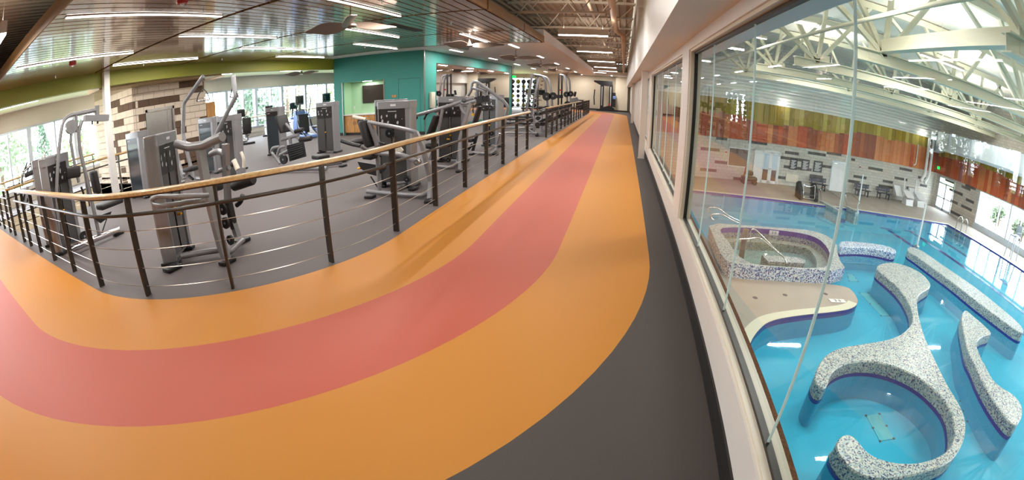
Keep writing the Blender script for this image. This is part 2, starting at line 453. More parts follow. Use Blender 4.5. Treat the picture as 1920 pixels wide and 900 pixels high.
# ================================================================ window wall between track and pool
WX = 0.70
mb = MB()
OPEN = ((-3.6, 4.87), (5.42, 11.2), (12.1, 15.0))
mb.box((WX, -6, 0.0), (WX + 0.14, 42, 0.33)); mb.box((WX, -6, 2.19), (WX + 0.14, 42, 2.30))
ys = [-6] + [v for o in OPEN for v in o] + [42]
for i in range(0, len(ys), 2):
    mb.box((WX, ys[i], 0.33), (WX + 0.14, ys[i + 1], 2.19))
wall_r = struct('wall_right', mb, M_white)
for k in range(9): part('panel_seam', MB().box((WX - 0.006, 15.6 + 1.25 * k, 0.11), (WX, 15.63 + 1.25 * k, 2.28)), M_frame, wall_r)
struct('baseboard_right', MB().box((WX - 0.014, -6, 0.0), (WX, 41.9, 0.105)).box((WX - 0.03, -6, 0.0), (WX - 0.014, 41.9, 0.012)), M_black)
for wi, (y0, y1) in enumerate(OPEN):
    fr = MB()
    for a, b in ((y0, y0 + 0.05), (y1 - 0.05, y1)):
        fr.box((WX + 0.015, a, 0.33), (WX + 0.13, b, 2.19))
    fr.box((WX + 0.015, y0 + 0.05, 0.33), (WX + 0.13, y1 - 0.05, 0.352)); fr.box((WX + 0.015, y0 + 0.05, 2.165), (WX + 0.13, y1 - 0.05, 2.19))
    win = struct('window_%d' % (wi + 1), fr, M_frame)
    g = MB()
    g.box((WX + 0.055, y0 + 0.05, 0.352), (WX + 0.09, y1 - 0.05, 0.372)); g.box((WX + 0.055, y0 + 0.05, 2.143), (WX + 0.09, y1 - 0.05, 2.165))
    g.box((WX + 0.055, y0 + 0.05, 0.352), (WX + 0.09, y0 + 0.072, 2.165)); g.box((WX + 0.055, y1 - 0.072, 0.352), (WX + 0.09, y1 - 0.05, 2.165))
    part('gasket', g, M_gasket, win)
    if wi == 0: js = [-3.53, -2.29, -1.07, 0.15, 1.37, 2.60, 3.83, 4.80]
    else:
        n = round((y1 - y0) / 1.22); js = [y0 + 0.07 + (y1 - y0 - 0.14) * k / n for k in range(n + 1)]
    for a, b in zip(js, js[1:]):
        part('pane', MB().quad((WX + 0.072, a + 0.004, 0.36), (WX + 0.072, b - 0.004, 0.36), (WX + 0.072, b - 0.004, 2.155), (WX + 0.072, a + 0.004, 2.155)), M_glass, win)
    for a in js[1:-1]:
        part('glass_joint', MB().box((WX + 0.066, a - 0.003, 0.36), (WX + 0.078, a + 0.003, 2.155)), M_joint, win)
    # sloped cream sill on the pool side
    part('outer_sill', MB().box((WX + 0.13, y0 - 0.02, 0.30), (WX + 0.16, y1 + 0.02, 0.335)), M_frame, win)
struct('trim_1', MB().box((WX + 0.14, -6, -2.4), (WX + 0.20, 30, 0.318)), M_brownfelt)
struct('trim_2', MB().box((WX + 0.141, -6, 2.19), (WX + 0.17, 30, 2.52)).box((WX + 0.141, -6, 2.52), (WX + 0.92, 30, 6.2)), M_bulk)
struct('ceiling_soffit', MB().box((0.345, -6, 2.29), (0.84, 42, 4.36)), M_white)  # far stretch added past the soffit's end to stop light leaking in
for x, y, lab in ((0.56, 11.78, 'white square column beside the second glazed bay'), (0.60, 26.0, 'far white square column at the end of the glazing')):
    t = thing('column', lab, 'column', (x, y, 0), 'white columns along the glazed wall')
    part('shaft', MB().box((x - 0.075, y - 0.075, 0), (x + 0.075, y + 0.075, 2.29)), M_white, t)
    part('base_plate', MB().box((x - 0.085, y - 0.085, 0), (x + 0.085, y + 0.085, 0.015)), M_white, t)

# ================================================================ outer walls of the gym level
mb = MB(); mb.box((-18.2, 42, 0), (0.7, 42.2, 3.2))
wf = MB()
FWX0, FWX1 = -10.4, -8.15
wf.box((-18.2, 42, -0.3), (FWX0, 42.2, 4.4)); wf.box((FWX1, 42, -0.3), (0.86, 42.2, 4.4)); wf.box((FWX0, 42, 2.8), (FWX1, 42.2, 4.4)); wf.box((FWX0, 42, -0.3), (FWX1, 42.2, 0.1))
struct('wall_far', wf, M_cream)
struct('wall_far_pier', MB().box((-0.65, 41.2, 0), (0.45, 42, 3.2)), M_cream)
struct('baseboard_far', MB().box((FWX1, 41.975, 0), (-0.65, 42, 0.12)).box((-0.67, 41.17, 0), (0.47, 41.2, 0.12)), M_black)
wfw = struct('window_4', MB().box((FWX0, 42.02, 0.1), (FWX0 + 0.06, 42.12, 2.8)).box((FWX1 - 0.06, 42.02, 0.1), (FWX1, 42.12, 2.8)).box((-9.3, 42.02, 0.1), (-9.24, 42.12, 2.8)).box((FWX0, 42.02, 2.74), (FWX1, 42.12, 2.8)), M_framew)
part('pane', MB().quad((FWX0 + 0.06, 42.07, 0.1), (-9.3, 42.07, 0.1), (-9.3, 42.07, 2.74), (FWX0 + 0.06, 42.07, 2.74)), M_glassw, wfw)
part('pane', MB().quad((-9.24, 42.07, 0.1), (FWX1 - 0.06, 42.07, 0.1), (FWX1 - 0.06, 42.07, 2.74), (-9.24, 42.07, 2.74)), M_glassw, wfw)
struct('wall_back', MB().box((-18.2, -6.2, -0.3), (0.86, -6, 4.4)), M_cream)
# left wall with the long strip of windows
LY0, LY1 = -3.0, 27.5
mb = MB(); mb.box((-18.2, -6, -0.3), (-18, 42, 0.46)); mb.box((-18.2, -6, 2.56), (-18, 42, 4.4)); mb.box((-18.2, -6, 0.46), (-18, LY0, 2.56)); mb.box((-18.2, LY1, 0.46), (-18, 42, 2.56))
wall_l = struct('wall_left', mb, M_grey_wall)
win = struct('window_5', MB().box((-18.16, LY0, 0.46), (-18.02, LY1, 0.53)).box((-18.16, LY0, 2.49), (-18.02, LY1, 2.56)), M_framew)
y = 4.45 - 2.14 * 3; yy = []
while y < LY1:
    if y > LY0: yy.append((y, 0.19))
    if y + 1.2 > LY0 and y + 1.2 < LY1: yy.append((y + 1.2, 0.07))
    y += 2.14
for y, w in yy:
    part('mullion', MB().box((-18.18, y - w / 2, 0.53), (-18.0, y + w / 2, 2.49)), M_framew, win)
e = [LY0] + [y for y, w in yy] + [LY1]
for a, b in zip(e, e[1:]):
    part('pane', MB().quad((-18.1, a + 0.03, 0.53), (-18.1, b - 0.03, 0.53), (-18.1, b - 0.03, 2.49), (-18.1, a + 0.03, 2.49)), M_glassw, win)

# ================================================================ metal deck, joists
DZ = 4.36
mb = MB(); prof = []
x = -18.2; i = 0
while x < 0.40:
    prof += [(x, DZ), (x + 0.09, DZ), (x + 0.115, DZ + 0.07), (x + 0.205, DZ + 0.07)]; x += 0.23
n = len(prof)
mb.add([(p[0], -6, p[1]) for p in prof] + [(p[0], 42, p[1]) for p in prof], [(k, k + 1, n + k + 1, n + k) for k in range(n - 1)])
mb.box((-18.2, -6, DZ + 0.1), (0.4, 42, DZ + 0.2))
struct('ceiling', mb, M_deck)
ORD = 'first second third fourth fifth sixth seventh eighth ninth tenth eleventh twelfth thirteenth fourteenth fifteenth sixteenth seventeenth eighteenth nineteenth twentieth'.split()
JY = [10.5 + 2.62 * k for k in range(-6, 12)]
def joist(y, x0, x1, name='joist', zb=3.52):
    t = thing('roof_joist', 'cream open web roof joist, %s' % name, 'joist', (x1, y, zb), 'open web joists under the metal deck')
    part('bottom_chord', MB().box((x0, y - 0.045, zb), (x1 - 0.75, y + 0.045, zb + 0.05)), M_joist, t)
    part('top_chord', MB().box((x0, y - 0.05, DZ - 0.06), (x1, y + 0.05, DZ)), M_joist, t)
    L = x1 - 0.75 - x0; k = max(2, round(L / 0.6)); st = L / k
    for q in range(k):
        a = x0 + q * st
        b = MB().tube([(a, y, zb + 0.03) if q % 2 == 0 else (a, y, DZ - 0.03), (a + st, y, DZ - 0.03) if q % 2 == 0 else (a + st, y, zb + 0.03)], 0.014, 6)
        part('web_rod', b, M_joist, t)
    part('web_rod', MB().tube([(x1 - 0.75, y, zb + 0.03), (x1, y, DZ - 0.03)], 0.014, 6), M_joist, t)
for y in JY:
    if -6 < y < 41.5:
        nm = ('near' if y < 9 else 'mid' if y < 20 else 'far')
        k = JY.index(y)
        # the part over the track, and for the near bays the one over the other track leg
        joist(y, -3.4 if y > 1.6 else -17.8, 0.33, ORD[k] + ' one counted from behind the camera')
def longpipe(name, path, r, m, lab, cat):
    single(name, MB().tube(path, r, 14, 0.25), m, lab, cat)
longpipe('roof_drain_pipe', [(-0.27, 9.0, 3.75), (-0.27, 14.6, 3.72), (-0.02, 15.6, 3.70), (-0.02, 16.0, 3.55), (0.02, 30, 3.5), (0.02, 38, 3.5)], 0.085, M_duct, 'tan drain pipe running below the deck over the track', 'pipe')
longpipe('conduit', [(-0.95, -5, 4.1), (-0.95, 40, 4.1)], 0.045, M_duct, 'thin tan pipe threaded through the joists above the track', 'pipe')

# ================================================================ white plasterboard ceilings
mb = MB()
mb.box((-18, 13.35, 3.2), (-2.36, 42, 3.52)); mb.box((-2.36, 38.6, 3.2), (0.35, 42, 3.5)); mb.box((-18, -6, 3.2), (-11.45, 13.35, 3.5))
struct('ceiling_plaster', mb, M_gyp)

# ================================================================ reflective wood look slat ceiling
WZ, WXL, WXR, WY0, WYE = 3.1, -11.2, -2.36, 1.76, 13.25
BAYS = ((1.76, 4.65), (4.75, 7.54), (7.64, 10.49), (10.59, 13.25))
LROWS = (-3.96, -5.56, -7.10, -8.57, -10.1)
slc = thing('slat_ceiling', 'glossy walnut brown slatted ceiling hung over the weight machines', 'ceiling panel', (-6.8, 7.5, WZ))
for bi, (y0, y1) in enumerate(BAYS):
    n = 46; w = (WXR - WXL - 0.06) / n; proto = None
    for k in range(n):
        xc = WXL + 0.03 + w * (k + 0.5)
        if proto is None:
            q = MB().box((xc - w / 2 + 0.015, y0, WZ), (xc + w / 2 - 0.015, y1, WZ + 0.03)); proto = part('slat', q, M_slat, slc); px0 = xc
        else:
            shared('slat', proto, slc, (xc - px0, 0, 0))
part('backing', MB().box((WXL, WY0, WZ + 0.045), (WXR, WYE, WZ + 0.07)), M_black, slc)
for a, b, c, d in ((WXL, WXR, WY0 - 0.03, WY0), (WXL, WXR, WYE, WYE + 0.03)):
    part('edge_board', MB().box((a, c, WZ - 0.005), (b, d, WZ + 0.19)), M_slatedge, slc)
for y0, y1 in BAYS:
    part('edge_board', MB().box((WXR, y0 - 0.02, WZ - 0.005), (WXR + 0.04, y1, WZ + 0.19)), M_slatedge, slc)
part('air_grille', MB().box((-4.75, 8.3, WZ - 0.012), (-4.55, 9.7, WZ)), M_black, slc)
def strip_light(name, x, y0, y1, z, pw, lab, grp, w=0.048):
    t = thing(name, lab, 'ceiling light', (x, (y0 + y1) / 2, z), grp)
    part('housing', MB().box((x - w / 2 - 0.015, y0 - 0.015, z - 0.012), (x + w / 2 + 0.015, y1 + 0.015, z - 0.001)), M_lamph, t)
    part('diffuser', MB().box((x - w / 2, y0, z - 0.022), (x + w / 2, y1, z - 0.012)), M_lamp, t)
    area_light(t, (x, (y0 + y1) / 2, z - 0.035), (w, y1 - y0), pw)
    return t
LP_W = 62
row_n = {0: 'track side row', 1: 'second row from the track', 2: 'middle row', 3: 'fourth row from the track', 4: 'row beside the green beam'}
for bi, (y0, y1) in enumerate(BAYS):
    for k, x in enumerate(LROWS):
        if (k + bi) % 2 == 1:
            strip_light('strip_light', x, y0 + 0.06 + (0.1 if bi == 0 else 0), y1 - 0.08, WZ, LP_W,
                        'long linear light in the slatted ceiling, %s, %s bay' % (row_n[k], ('nearest', 'second', 'third', 'farthest')[bi]), 'linear lights in the slatted ceiling')
for k in range(6):
    for x, y in ((-3.7, 15.2 + 5.02 * k), (-6.25, 16.4 + 5.02 * k)):
        if y < 41:
            strip_light('short_strip_light', x, y - 0.62, y + 0.62, 3.2, 58, 'short linear light in the white ceiling, %s in the %s row' % (ORD[k], 'track side' if x > -5 else 'mirror side'), 'short lights in the white ceiling', 0.1)
for k, (x, y) in enumerate(((-13.6, 10.5), (-13.6, 15.5), (-13.6, 20.5), (-16, 8.5), (-16, 13.0), (-16, 18), (-16, 3.6), (-13.0, 4.4), (-10, 31), (-13, 36), (-10, 36), (-1.0, 39.6))):
    strip_light('short_strip_light', x, y - 0.8, y + 0.8, 3.2, 70, 'short linear light by the outer windows, %s of them' % ORD[k], 'short lights in the white ceiling', 0.1)
def pendant(x0, x1, y, z, lab, pw=52, along='x'):
    t = thing('pendant_light', lab, 'pendant light', ((x0 + x1) / 2, y, z), 'pendant lights over the track')
    if along == 'x': lo, hi = (x0, y - 0.045), (x1, y + 0.045)
    part('housing', MB().box((x0, y - 0.05, z + 0.01), (x1, y + 0.05, z + 0.17)), M_lamph, t)
    part('diffuser', MB().box((x0 + 0.01, y - 0.045, z - 0.015), (x1 - 0.01, y + 0.045, z + 0.01)), M_lamp, t)
    for x in (x0 + 0.15, x1 - 0.15):
        part('suspension_wire', MB().tube([(x, y, z + 0.17), (x, y, DZ)], 0.006, 5), M_cable, t)
    area_light(t, ((x0 + x1) / 2, y, z - 0.03), (x1 - x0, 0.09), pw)
    area_light(t, ((x0 + x1) / 2, y, z + 0.19), (x1 - x0, 0.09), pw * 0.38, rot=(PI, 0, 0))  # upward light added to brighten the metal deck above
    return t
for k, y in enumerate((2.2, 7.2, 12.2, 17.15, 22.35, 27.4, 32.0)):
    pendant(-1.76, -0.42, y, 3.2, 'white linear pendant across the track, %s along the corridor' % ORD[k], 46 if k == 0 else 46 if k < 3 else 28)
pendant(-2.26, -1.3, 35.0, 3.2, 'white linear pendant at the far end of the track', 30)
pendant(-8.2, -6.42, 1.2, 3.2, 'white linear pendant over the left leg of the track', 70)
pendant(-13.2, -11.6, 0.2, 3.2, 'white linear pendant at the left end of the track leg', 70)
pendant(-4.6, -3.0, -0.6, 3.2, 'added unseen white linear pendant over the near bend of the track', 44)  # out of view, added to brighten the near floor

# ================================================================ green beam, brown soffit, block wall with lift, teal volume
struct('trim_3', MB().box((-11.45, 1.72, 2.76), (-11.2, 15.28, 3.2)), M_green)
struct('trim_4', MB().box((-12.35, 5.0, 2.72), (-11.45, 9.45, 2.76)).box((-12.35, 5.0, 2.76), (-11.45, 5.05, 3.2)), M_soffit)
t = thing('column', 'slim cream column against the green beam at the left', 'column', (-11.08, 5.05, 0))
part('shaft', MB().box((-11.16, 4.96, 0), (-11.0, 5.13, 3.1)), M_white, t)
part('base_plate', MB().box((-11.17, 4.94, 0), (-10.99, 5.15, 0.02)), M_white, t)

BXF, BYL = -12.3, 6.5                                    # block wall faces: x = BXF and y = BYL
mb = MB().box((-15.6, BYL + 0.09, 0), (BXF - 0.09, 9.4, 2.72))
mb.box((-15.6, BYL + 0.09, 2.72), (BXF - 0.09, 9.4, 3.2))
wall_e = struct('wall_lift', mb, M_mortar)
LY_A, LY_B, LZ = 6.95, 8.05, 2.02
def near_any(pts, a0, a1, z0, z1): return any(a0 <= a <= a1 and z0 <= z <= z1 for a, z in pts)
acc = [(262, 199), (270, 197), (282, 195), (291, 193), (299, 190), (307, 188), (315, 186), (323, 184), (345, 163), (357, 161), (265, 221), (264, 246), (252, 248), (329, 209), (335, 208), (332, 231), (338, 230), (376, 222), (386, 220), (345, 240), (372, 163)]
accp = [(PX(a, b, BXF).y, PX(a, b, BXF).z) for a, b in acc]
accl = [(212, 190), (222, 187), (225, 205), (236, 202), (246, 199), (216, 232), (226, 229), (232, 250), (243, 246), (214, 272), (226, 277), (219, 300), (228, 322), (233, 340), (218, 255)]
accq = [(PY(a, b, BYL).x, PY(a, b, BYL).z) for a, b in accl]
protos = {}
def block(face, a0, a1, z0, dark):
    g = 0.006
    if face == 'x': q = MB().box((BXF - 0.1, a0 + g, z0 + g), (BXF, a1 - g, z0 + 0.2 - g))
    else: q = MB().box((a0 + g, BYL, z0 + g), (a1 - g, BYL + 0.1, z0 + 0.2 - g))
    part('block', q, M_cmu_d if dark else M_cmu_l, wall_e)
for r in range(14):
    z0 = 0.2 * r - 0.08
    if z0 > 2.66: break
    a = BYL - (0.2 if r % 2 else 0.0)
    while a < 9.4:
        a0, a1 = max(a, BYL + 0.102), min(a + 0.4, 9.4)
        if a1 - a0 > 0.05:
            segs = [(a0, a1)]
            if z0 + 0.1 < LZ:                            # leave the lift opening free
                segs = [(p, q) for p, q in ((a0, min(a1, LY_A)), (max(a0, LY_B), a1)) if q - p > 0.04]
            for p, q in segs:
                dark = near_any(accp, p - 0.02, q + 0.02, z0, z0 + 0.2) or (z0 < 0.85 and p > LY_B)
                block('x', p, q, max(z0, 0.0) if z0 < 0 else z0, dark)
        a += 0.4
    a = -15.6 + (0.2 if r % 2 else 0.0)
    while a < BXF:
        a0, a1 = a, min(a + 0.4, BXF)
        if a1 - a0 > 0.05: block('y', a0, a1, max(z0, 0.0), near_any(accq, a0, a1, z0, z0 + 0.2))
        a += 0.4
dr = struct('door_1', MB().box((BXF - 0.06, LY_A, 0), (BXF + 0.02, LY_A + 0.07, LZ)).box((BXF - 0.06, LY_B - 0.07, 0), (BXF + 0.02, LY_B, LZ)).box((BXF - 0.06, LY_A, LZ - 0.08), (BXF + 0.02, LY_B, LZ)), M_steel)
part('door_leaf', MB().box((BXF - 0.07, LY_A + 0.07, 0), (BXF - 0.04, LY_B - 0.25, LZ - 0.08)), M_steel, dr)
part('door_leaf', MB().box((BXF - 0.055, LY_B - 0.25, 0), (BXF - 0.03, LY_B - 0.07, LZ - 0.08)), M_steel, dr)
part('call_panel', MB().box((BXF - 0.03, LY_B - 0.19, 1.08), (BXF - 0.022, LY_B - 0.13, 1.24)), M_plast, dr)
part('sign_plate', MB().box((BXF, LY_A - 0.2, 0.98), (BXF + 0.01, LY_A - 0.06, 1.3)), M_print, dr)
part('sign_figure', MB().box((BXF + 0.01, LY_A - 0.17, 1.14), (BXF + 0.013, LY_A - 0.09, 1.26)), M_red_pl, dr)
single('wood_screen_panel', MB().box((-12.6, 9.42, 0), (-12.3, 9.8, 1.95)), M_oak, 'tall honey oak panel at the corner of the block wall', 'panel')

TY, TX0, TX1, TX = 15.3, -11.22, -7.1, -7.1              # teal volume
NX0, NX1, NZ = -10.8, -8.82, 2.17
mb = MB()
mb.box((TX0, TY, 0), (NX0, TY + 0.12, 3.2)); mb.box((NX1, TY, 0), (TX1, TY + 0.12, 3.2)); mb.box((NX0, TY, NZ), (NX1, TY + 0.12, 3.2))
mb.box((TX1 - 0.12, TY + 0.12, 0), (TX1, 28.7, 3.2)); mb.box((TX0, TY + 0.12, 0), (TX0 + 0.12, 28.7, 3.2)); mb.box((TX0, 28.58, 0), (TX1, 28.7, 3.2))
wt = struct('wall_teal', mb, M_teal)
part('niche_lining', MB().box((NX0 - 0.05, TY + 0.66, 0), (NX1 + 0.05, TY + 0.7, NZ)).box((NX0 - 0.04, TY + 0.12, 0), (NX0, TY + 0.66, NZ)).box((NX1, TY + 0.12, 0), (NX1 + 0.04, TY + 0.66, NZ)).box((NX0, TY + 0.12, NZ), (NX1, TY + 0.66, NZ + 0.04)), M_niche, wt)
tr = MB()
for x in (NX0, NX1): tr.box((x - 0.02, TY - 0.015, 0.0), (x + 0.02, TY, NZ))
tr.box((TX1 - 0.02, TY - 0.012, 0), (TX1 + 0.015, TY + 0.03, 3.2))
part('corner_trim', tr, M_steel, wt)
for y0, y1 in ((-8.18, -8.17), (-7.27, -7.26)): part('door_seam', MB().box((y0, TY - 0.003, 0), (y1, TY, 2.15)), M_black, wt)
part('door_seam', MB().box((-8.18, TY - 0.003, 2.14), (-7.26, TY, 2.15)), M_black, wt)
struct('baseboard_teal', MB().box((TX0, TY - 0.012, 0), (NX0, TY, 0.12)).box((NX1, TY - 0.012, 0), (TX1, TY, 0.12)), M_black)
single('room_sign', MB().box((-8.46, TY - 0.02, 1.45), (-8.27, TY, 1.54)), M_oak, 'small wooden room sign on the teal wall', 'sign')
tv = thing('television', 'large black wall television in the pale green niche', 'television', (-9.5, TY + 0.6, 1.25))
part('screen', MB().box((-10.18, TY + 0.57, 1.28), (-8.86, TY + 0.60, 1.98)), M_screen, tv)
part('bezel', MB().box((-10.2, TY + 0.60, 1.26), (-8.85, TY + 0.65, 2.0)), M_plast, tv)
cb = thing('cabinet', 'oak base cabinet with pale worktop below the television', 'cabinet', (-9.8, TY + 0.4, 0))
part('body', MB().box((NX0 + 0.01, TY + 0.10, 0.1), (NX1 - 0.01, TY + 0.65, 0.81)), M_oak, cb)
part('toe_kick', MB().box((NX0 + 0.01, TY + 0.14, 0.0), (NX1 - 0.01, TY + 0.62, 0.1)), M_black, cb)
part('worktop', MB().box((NX0 + 0.005, TY + 0.03, 0.81), (NX1 - 0.005, TY + 0.65, 0.85)), M_counter, cb)
for k in range(4):
    x0 = NX0 + 0.03 + 0.485 * k
    d = part('door', MB().box((x0, TY + 0.08, 0.13), (x0 + 0.465, TY + 0.10, 0.6)), M_oak, cb)
    part('handle', MB().box((x0 + (0.42 if k % 2 == 0 else 0.03), TY + 0.06, 0.42), (x0 + (0.435 if k % 2 == 0 else 0.045), TY + 0.08, 0.56)), M_steel, d)
    d = part('drawer', MB().box((x0, TY + 0.08, 0.62), (x0 + 0.465, TY + 0.10, 0.79)), M_oak, cb)
    part('handle', MB().box((x0 + 0.17, TY + 0.06, 0.70), (x0 + 0.3, TY + 0.08, 0.715)), M_steel, d)
area_l = thing('downlight', 'small downlight in the top of the green niche', 'ceiling light', (-9.8, TY + 0.35, NZ - 0.02))
part('lens', MB().box((-10.0, TY + 0.3, NZ - 0.012), (-9.6, TY + 0.4, NZ - 0.002)), M_lamp, area_l)
area_light(area_l, (-9.8, TY + 0.35, NZ - 0.03), (0.4, 0.1), 12)
single('light_switch', MB().box((-10.70, TY + 0.652, 1.05), (-10.62, TY + 0.66, 1.17)), M_print, 'white light switch in the green niche', 'switch')
mir = thing('wall_mirror', 'long frameless gym mirror on the teal wall facing the track', 'mirror', (TX, 22, 0.1))
for k in range(4):
    a = 16.4 + 2.88 * k
    part('mirror_pane', MB().box((TX + 0.001, a + 0.004, 0.1), (TX + 0.012, a + 2.876, 2.75)), M_mirror, mir)
bx = thing('wall_box', 'pale wall box on the teal corner beside the mirror', 'wall box', (TX + 0.03, 15.85, 1.0))
part('body', MB().rbox((TX + 0.06, 15.9, 1.28), (0.11, 0.36, 0.62), 0.02), M_frame, bx)

# ================================================================ guard railings: flat posts, timber handrail, mid rail, steel cables
def railing(lab, pts, nrm, posts, cables=(0.10, 0.29, 0.48, 0.67), zt=1.05, ends=(0, 0)):
    """pts: plan path of the rail; posts: list of (x,y,tangent angle)"""
    x0, y0 = posts[0][:2]
    t = thing('guard_railing', lab, 'railing', (x0, y0, 0), 'guard railings')
    # timber handrail with rounded section
    P3 = [Vector((x, y, zt - 0.022)) for x, y in pts]
    mb = MB(); sec = [(-0.045, -0.014), (-0.036, -0.022), (0.036, -0.022), (0.045, -0.014), (0.045, 0.012), (0.030, 0.022), (-0.030, 0.022), (-0.045, 0.012)]
    n = len(sec)
    for i, p in enumerate(P3):
        a = P3[max(i - 1, 0)]; b = P3[min(i + 1, len(P3) - 1)]; d = (b - a).normalized(); s = Vector((-d.y, d.x, 0))
        for u, w in sec: mb.v.append(p + s * u + Vector((0, 0, w)))
    for i in range(len(P3) - 1):
        for k in range(n): mb.f.append((i * n + k, (i + 1) * n + k, (i + 1) * n + (k + 1) % n, i * n + (k + 1) % n))
    mb.f.append(tuple(range(n))); mb.f.append(tuple((len(P3) - 1) * n + k for k in range(n - 1, -1, -1))); mb.smooth = True
    part('handrail', mb, M_rail, t)
    part('rail_plate', MB().tube([p - Vector((0, 0, 0.028)) for p in P3], 0, flat=(0.06, 0.012)), M_post, t)
    part('mid_rail', MB().tube([(x + nrm(x, y)[0] * 0.05, y + nrm(x, y)[1] * 0.05, 0.84) for x, y in pts], 0.019, 8), M_post, t)
    for x, y, ang in posts:
        M = Matrix.Translation((x, y, 0)) @ Matrix.Rotation(ang, 4, 'Z')
        o = part('post', MB().box((-0.014, -0.036, 0.0), (0.014, 0.036, zt - 0.034), M), M_post, t)
    for z in cables:
        part('cable', MB().tube([(x, y, z) for x, y in pts], 0.0042, 5), M_cable, t)
    return t
PR = 2.56
def arc_rail():
    pts, posts = [], []
    yl = lambda x: TC[1] - PR + SL * (TC[0] - x)
    k = 0
    while k <= 10: x = -10.25 + (TC[0] + 10.25) * k / 10; pts.append((x, yl(x))); k += 1
    for k in range(1, 29):
        a = -PI / 2 + PI / 2 * k / 28; pts.append((TC[0] + PR * math.cos(a), TC[1] + PR * math.sin(a)))
    for k in range(1, 9): pts.append((TC[0] + PR, TC[1] + (12.25 - TC[1]) * k / 8))
    return pts
def outn(x, y):
    if x > TC[0] and y < TC[1]:
        d = math.hypot(x - TC[0], y - TC[1]); return ((x - TC[0]) / d, (y - TC[1]) / d)
    return (1, 0) if y > TC[1] else (0, -1)
posts = []
for x in (-10.15, -9.4, -8.45, -7.4, -6.28, -5.16): posts.append((x, TC[1] - PR + SL * (TC[0] - x), 0))
for px, py in ((275, 557), (437, 541), (619, 490)):
    p = PZ(px, py); a = math.atan2(p.y - TC[1], p.x - TC[0]); posts.append((TC[0] + PR * math.cos(a), TC[1] + PR * math.sin(a), a + PI / 2))
for y in (4.55, 5.76, 7.03, 8.26, 9.5, 10.78, 12.06): posts.append((TC[0] + PR, y, PI / 2))
railing('near guard railing with oak handrail curving round the inside of the track', arc_rail(), outn, posts)
ys = [15.35 + 1.27 * k for k in range(11)]
railing('straight guard railing beside the squat racks, second along the track', [(-2.57, ys[0]), (-2.57, ys[-1] + 0.1)], lambda x, y: (1, 0), [(-2.57, y, PI / 2) for y in ys])
ys = [30.2 + 1.0 * k for k in range(6)]
railing('short guard railing at the far bend of the track', [(-2.57, ys[0]), (-2.57, ys[-1])], lambda x, y: (1, 0), [(-2.57, y, PI / 2) for y in ys])
# stairwell railings
railing('corner guard railing around the stairwell behind the machines', [(-15.5, 2.12), (-11.48, 2.02), (-11.40, 2.10), (-11.40, 6.45)], lambda x, y: (0.7, -0.7),
        [(-15.4, 2.12, 0), (-14.5, 2.1, 0), (-13.4, 2.07, 0), (-12.3, 2.05, 0), (-11.5, 2.03, 0), (-11.40, 3.2, PI / 2), (-11.40, 4.3, PI / 2), (-11.40, 5.4, PI / 2), (-11.40, 6.3, PI / 2)], (0.12, 0.30, 0.48, 0.66))
railing('guard railing on the far edge of the stairwell below the windows', [(-15.7, 2.2), (-15.7, 6.45)], lambda x, y: (-1, 0),
        [(-15.7, y, PI / 2) for y in (2.3, 3.3, 4.3, 5.3, 6.35)], (0.12, 0.30, 0.48, 0.66))
railing('guard railing in front of the cardio windows', [(-17.6, 9.6), (-17.6, 26)], lambda x, y: (1, 0), [(-17.6, 9.7 + 1.6 * k, PI / 2) for k in range(11)], (0.3, 0.55))

# ================================================================ ceiling fans
def fan(x, y, z, ceil, rot, lab):
    t = thing('ceiling_fan', lab, 'ceiling fan', (x, y, z), 'three blade ceiling fans')
    part('down_rod', MB().tube([(x, y, z + 0.1), (x, y, ceil)], 0.012, 8), M_fan, t)
    part('motor_hub', MB().lathe((x, y, z), [(0.02, 0.17), (0.035, 0.13), (0.06, 0.07), (0.11, 0.03), (0.115, 0.0), (0.06, -0.025)][::-1], 18), M_fan, t)
    for k in range(3):
        a = rot + 2 * PI * k / 3
        mb = MB(); n = 12
        for i in range(n + 1):
            u = i / n; r = 0.10 + 0.85 * u
            wdt = 0.06 + 0.09 * math.sin(PI * min(u * 1.15, 1)) if u < 0.97 else 0.03
            tilt = 0.75 - 0.35 * u
            for s, zz in ((-1, 0.006), (1, 0.006), (1, -0.006), (-1, -0.006)):
                yy = s * wdt
                mb.v.append(Vector((x, y, z)) + Matrix.Rotation(a, 3, 'Z') @ Vector((r, yy * math.cos(tilt), yy * math.sin(tilt) + zz + 0.02)))
        for i in range(n):
            for q in range(4): mb.f.append((i * 4 + q, i * 4 + (q + 1) % 4, (i + 1) * 4 + (q + 1) % 4, (i + 1) * 4 + q))
        mb.f.append((3, 2, 1, 0)); mb.f.append((n * 4, n * 4 + 1, n * 4 + 2, n * 4 + 3)); mb.smooth = True
        part('blade', mb, M_fan, t)
ZF = 2.86
for k, (y, x, rot) in enumerate(((6.45, -4.38, -1.0), (11.65, -4.08, 0.15), (16.7, -4.0, 0.1), (21.7, -3.95, -0.05), (26.2, -3.85, 0.2), (31.6, -3.8, 0.1))):
    fan(x, y, ZF if k else 2.84, WZ if k < 2 else 3.2, rot, 'bronze three blade ceiling fan, %s along the track' % ORD[k])
fan(-14.6, 11.0, 2.9, 3.2, 0.6, 'bronze ceiling fan over the exercise bikes')
fan(-14.6, 17.2, 2.9, 3.2, 0.2, 'bronze ceiling fan over the ellipticals')
